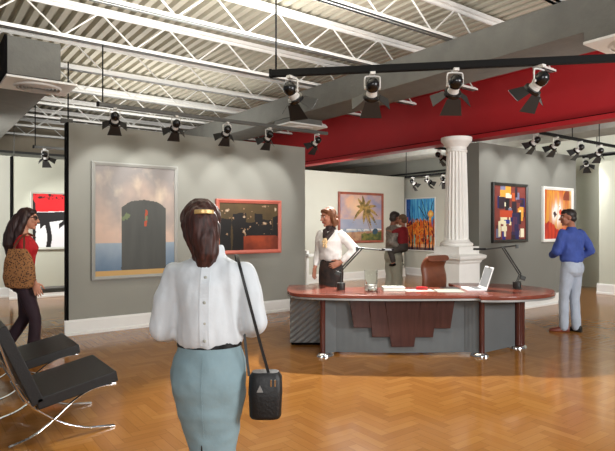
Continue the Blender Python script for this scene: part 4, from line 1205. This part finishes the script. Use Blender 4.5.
caps(bm, [Vector((x, y, z))*k for x, y, z in ((-.06, .06, 1.44), (-.03, .12, 1.37), (.0, .15, 1.31))], [.030*k, .034*k, .025*k])
remeshed('scarf', bm, .008, SCARF, f.root, 2, .006, (20, 20, 12))
bm = BM()
for q in range(7):
    a = 2*math.pi*q/6; rr = .026 if q < 6 else 0
    ell(bm, Vector((rr*math.cos(a)-.005, .175, 1.295+rr*math.sin(a)*1.3))*k, (.018, .014, .020))
ell(bm, Vector((-.02, .172, 1.235))*k, (.016, .012, .034)); ell(bm, Vector((.018, .172, 1.24))*k, (.014, .012, .030))
remeshed('corsage', bm, .005, mat('cream_flower', (226, 196, 148), .7, var=.25, scale=40), f.root, 1, .004, (50, 50, 50))
f.hair(LIGHTBR, [('e', (0, -.022, .040), (.083, .096, .086)), ('e', (0, -.07, -.02), (.074, .060, .07)), ('c', [(-.062, -.02, .03), (-.078, -.025, -.04), (-.076, -.03, -.10)], [.036, .036, .030]),
                 ('c', [(.062, -.03, .03), (.074, -.035, -.04), (.070, -.04, -.095)], [.032, .030, .026]), ('c', [(-.05, .03, .07), (.0, .045, .082), (.05, .03, .07)], [.034, .032, .034]),
                 ('c', [(-.06, -.06, -.06), (0, -.09, -.09), (.06, -.06, -.06)], [.038, .044, .038])], .006, .006, (46, 46, 18))
for sg in (-1, 1): shoe('shoe', (sg*.09*k, -.02*k), 0, M['black'], f.root, 1.0, .05)

# ---- woman in red at left
REDT = mat('red_top', (188, 26, 36), .8, var=.10, scale=10, bump=.2, bscale=20)
PLUM = mat('plum_trousers', (44, 26, 36), .8, var=.12, scale=10)
HAIR_D = mat('long_dark_hair', (46, 24, 22), .5, var=.5, scale=24, stretch=(3, 3, .4))
f = Fig('person', 'woman in red top with long dark hair and leopard bag at far left', -3.33, 6.35, (.93, .36), 1.035)
A = dict(torso=TORSO(.95, .95), head=(0, .04, 1.622), yaw=-8, pitch=-5, neck=(0, -.01, 1.44),
         armR=((.160, 0, 1.385), (.205, .03, 1.13), (.225, .13, .91), (-.05, .3, -1), (-1, 0, 0), 20),
         armL=((-.160, 0, 1.385), (-.20, -.02, 1.13), (-.20, -.01, .90), (0, .1, -1), (1, 0, 0), 20),
         legR=((.080, 0, .87), (.080, .12, .49), (.085, .10, .09)), legL=((-.080, 0, .87), (-.080, .0, .49), (-.085, -.24, .12)))
f.body(A, .0058, True, SKIN, HAIR_D)
tt = [(.98, 0, -.005, .158, .118), (1.03, 0, 0, .150, .112), (1.10, 0, 0, .142, .108), (1.20, 0, .005, .150, .116), (1.29, 0, .018, .160, .132), (1.36, 0, .004, .160, .108), (1.41, 0, -.006, .125, .082), (1.435, 0, -.008, .08, .068)]
f.top('red_shirt', REDT, tt, [([(.150, 0, 1.385), (.175, .008, 1.32), (.190, .018, 1.255)], [.058, .057, .054]), ([(-.150, 0, 1.385), (-.175, .008, 1.32), (-.188, .02, 1.25)], [.058, .057, .054])], .009, .006)
f.trousers('trousers', PLUM, [(.80, 0, -.01, .115, .10), (.86, 0, -.018, .158, .122), (.93, 0, -.018, .162, .125), (1.0, 0, -.005, .150, .112), (1.02, 0, 0, .146, .108)], (.090, .080, .066, .066, .070))
f.hair(HAIR_D, [('e', (0, -.024, .040), (.084, .097, .087)), ('e', (0, -.080, -.02), (.078, .066, .08)), ('c', [(0, -.085, -.02), (0, -.125, -.11), (0, -.145, -.20), (0, -.155, -.29), (0, -.155, -.40)], [.082, .088, .088, .078, .040]),
                ('c', [(.055, -.02, .03), (.072, -.03, -.05), (.070, -.06, -.14), (.062, -.08, -.26)], [.040, .040, .042, .036]), ('c', [(-.055, -.02, .03), (-.072, -.03, -.05), (-.070, -.06, -.14), (-.06, -.08, -.26)], [.040, .040, .042, .036]),
                ('c', [(-.045, .035, .075), (0, .05, .085), (.045, .035, .075)], [.032, .03, .032])], .007, .006, (40, 40, 8))
bm = BM()
for sg in (-1, 1): hell(bm, f.T, (sg*.034, .090, .014), (.029, .008, .021))
hcaps(bm, f.T, [(-.02, .097, .016), (.02, .097, .016)], [.004, .004])
for sg in (-1, 1): hcaps(bm, f.T, [(sg*.062, .085, .02), (sg*.082, .0, .02)], [.004, .004])
obj('sunglasses', bm, M['black'], f.root, smooth=True)
bm = BM(); lathe(bm, [(.026, -.005), (.033, -.005), (.033, .005), (.026, .005)], V3((.222, .117, .937))*1.035, 20, (-.05, .4, -1)); obj('bracelet', bm, M['brown_leather'], f.root, smooth=True)
shoe('shoe', (.085*1.035, .10*1.035), 0, M['black'], f.root, 1.0, .03)
shoe('shoe', (-.085*1.035, -.24*1.035), 0, M['black'], f.root, 1.0, .06)
# leopard bag (voronoi spots)
leo = mat('leopard_cloth', (150, 102, 60), .8, var=.12, scale=8)
nt = leo.node_tree; bs = nt.nodes['Principled BSDF']; src = bs.inputs['Base Color'].links[0].from_socket
vo = nt.nodes.new('ShaderNodeTexVoronoi'); vo.inputs['Scale'].default_value = 52; tcn = nt.nodes.new('ShaderNodeTexCoord'); nt.links.new(tcn.outputs['Object'], vo.inputs['Vector'])
cr = nt.nodes.new('ShaderNodeValToRGB'); cr.color_ramp.elements[0].position = .30; cr.color_ramp.elements[0].color = (1, 1, 1, 1); cr.color_ramp.elements[1].position = .42; cr.color_ramp.elements[1].color = (0, 0, 0, 1)
nt.links.new(vo.outputs['Distance'], cr.inputs[0]); mxn = nt.nodes.new('ShaderNodeMix'); mxn.data_type = 'RGBA'
nt.links.new(cr.outputs[0], mxn.inputs['Factor']); nt.links.new(src, mxn.inputs['A']); mxn.inputs['B'].default_value = lin((48, 26, 16))+(1,); nt.links.new(mxn.outputs['Result'], bs.inputs['Base Color'])
gx, gy = W(-3.21, 6.02)
bg = empty('tote_bag', (gx, gy, .90), YAW, 'large leopard-print tote bag on the shoulder of the woman in red', 'bag')
bm = BM(); loft(bm, [(0, 0, 0, .12, .05), (.02, .0, 0, .155, .065), (.12, 0, 0, .178, .075), (.26, -.005, 0, .165, .065), (.38, -.012, 0, .130, .045), (.44, -.02, 0, .10, .03)], 30, 2.6)
remeshed('bag_body', bm, .010, leo, bg, 3, .008, (8, 8, 8))
bm = BM(); ribbon(bm, spline([(-.075, 0, .42), (-.05, .03, .50), (-.02, .09, .575), (.0, .16, .61), (.02, .24, .58)], 6), (1, 0, .2), .028, .005); obj('strap', bm, M['brown_leather'], bg)
bm = BM(); ribbon(bm, spline([(.05, .0, .42), (.03, .04, .50), (.0, .10, .578), (.01, .17, .61), (.04, .25, .57)], 6), (1, 0, .2), .022, .005); obj('strap', bm, M['brown_leather'], bg)

# ---- man carrying a child in the back gallery
CHECK = mat('checked_shirt', (146, 138, 128), .85, var=.35, scale=30)
KHAKI = mat('khaki_trousers', (176, 176, 160), .85, var=.08, scale=8, bump=.3, bscale=14)
GREYH = mat('greying_hair', (70, 62, 58), .6, var=.3, scale=40)
f = Fig('person', 'man in grey shirt and khaki trousers carrying a child, before the seascape wall', 1.75, 11.0, (.95, .35), 1.08)
A = dict(torso=TORSO(1.05, 1.05), head=(0, .04, 1.622), yaw=10, pitch=-8, neck=(0, -.01, 1.45),
         armR=((.185, -.01, 1.40), (.235, -.20, 1.18), (.18, .10, 1.06), (-.5, .8, 0), (-.3, 0, 1), 35),
         armL=((-.185, 0, 1.40), (-.235, .05, 1.18), (-.09, .24, 1.13), (.8, .4, 0), (0, -.6, .6), 35),
         legR=((.085, 0, .88), (.09, .03, .49), (.09, .02, .09)), legL=((-.085, 0, .88), (-.09, .0, .49), (-.10, -.06, .09)))
f.body(A, .009, False, SKIN_D, GREYH)
f.top('shirt', CHECK, st, [([(.175, -.01, 1.40), (.21, -.10, 1.29), (.235, -.20, 1.185), (.21, -.06, 1.12), (.185, .05, 1.08)], [.066, .064, .058, .052, .042]),
                          ([(-.175, 0, 1.40), (-.21, .03, 1.29), (-.235, .05, 1.18), (-.18, .13, 1.15), (-.12, .2, 1.135)], [.066, .062, .058, .050, .040])], .011, .008)
f.trousers('trousers', KHAKI, [(.80, 0, -.01, .13, .11), (.86, 0, -.02, .182, .138), (.93, 0, -.02, .186, .14), (1.0, 0, -.005, .172, .125), (1.035, 0, 0, .166, .12)], (.125, .118, .105, .10, .095), .014)
f.hair(GREYH, [('e', (0, -.026, .040), (.080, .094, .085)), ('e', (0, -.055, -.02), (.072, .062, .062)), ('e', (0, .02, .07), (.06, .062, .046))], .007, .003, (80, 80, 80))
for sg, yy in ((1, .02), (-1, -.06)): shoe('shoe', (sg*.095*1.06, yy*1.06), 0, BROWN_SHOE, f.root, 1.05)
CRED = mat('child_red_top', (150, 36, 44), .85, var=.12, scale=12)
CPANT = mat('child_grey_trousers', (84, 78, 74), .85, var=.1)
FAIR = mat('fair_brown_hair', (120, 94, 70), .6, var=.3, scale=40)
c = Fig('person', 'small child in red top held in the arms of the man in grey', 1.91, 10.80, (-.75, .6), .74, z=.50)
A = dict(torso=TORSO(1.0, 1.05), head=(.03, .05, 1.64), yaw=0, pitch=-6, neck=(0, -.01, 1.44),
         armR=((.165, 0, 1.38), (.23, .20, 1.36), (.12, .36, 1.42), (-.5, .8, .1), (0, 0, -1), 25),
         armL=((-.165, 0, 1.38), (-.23, .18, 1.30), (-.13, .34, 1.34), (.5, .8, .1), (0, 0, -1), 25),
         legR=((.09, 0, .88), (.20, .26, .78), (.20, .16, .46)), legL=((-.09, 0, .88), (-.18, .28, .78), (-.18, .18, .48)))
c.body(A, .008, True, SKIN, FAIR, hscale=1.25, hands=True)
ct = [(.98, 0, -.005, .165, .125), (1.03, 0, 0, .176, .135), (1.15, 0, 0, .178, .138), (1.28, 0, 0, .180, .138), (1.37, 0, 0, .170, .112), (1.42, 0, -.006, .12, .085), (1.45, 0, -.006, .08, .07)]
c.top('red_shirt', CRED, ct, [([(.155, 0, 1.375), (.195, .10, 1.37), (.22, .17, 1.355)], [.066, .064, .06]), ([(-.155, 0, 1.375), (-.19, .09, 1.34), (-.22, .16, 1.31)], [.066, .064, .06])], .008, .005)
k = .74; bm = BM(); loft(bm, [(z*k, cx*k, cy*k, rx*k, ry*k) for z, cx, cy, rx, ry in [(.80, 0, 0, .12, .11), (.87, 0, -.01, .168, .135), (.95, 0, -.01, .172, .135), (1.03, 0, 0, .16, .12)]])
for sd in ('R', 'L'):
    hp, kn, an = [V3(p)*k for p in A['leg'+sd]]
    caps(bm, [hp, kn, an*.8+kn*.2], [.105*k, .085*k, .070*k])
remeshed('trousers', bm, .008, CPANT, c.root, 3, .005)
c.hair(FAIR, [('e', (0, -.022, .036), (.082, .096, .086)), ('e', (0, -.055, -.02), (.074, .064, .066))], .007, .003, (60, 60, 60))
for sd in ('R', 'L'):
    an = V3(A['leg'+sd][2])*k
    bm = BM(); caps(bm, [an+Vector((0, -.02, -.03)), an+Vector((0, .03, -.045)), an+Vector((0, .09, -.05))], [.030, .032, .026]); remeshed('shoe', bm, .007, M['black'], c.root, 2)

bpy.data.scenes.remove(TMP)
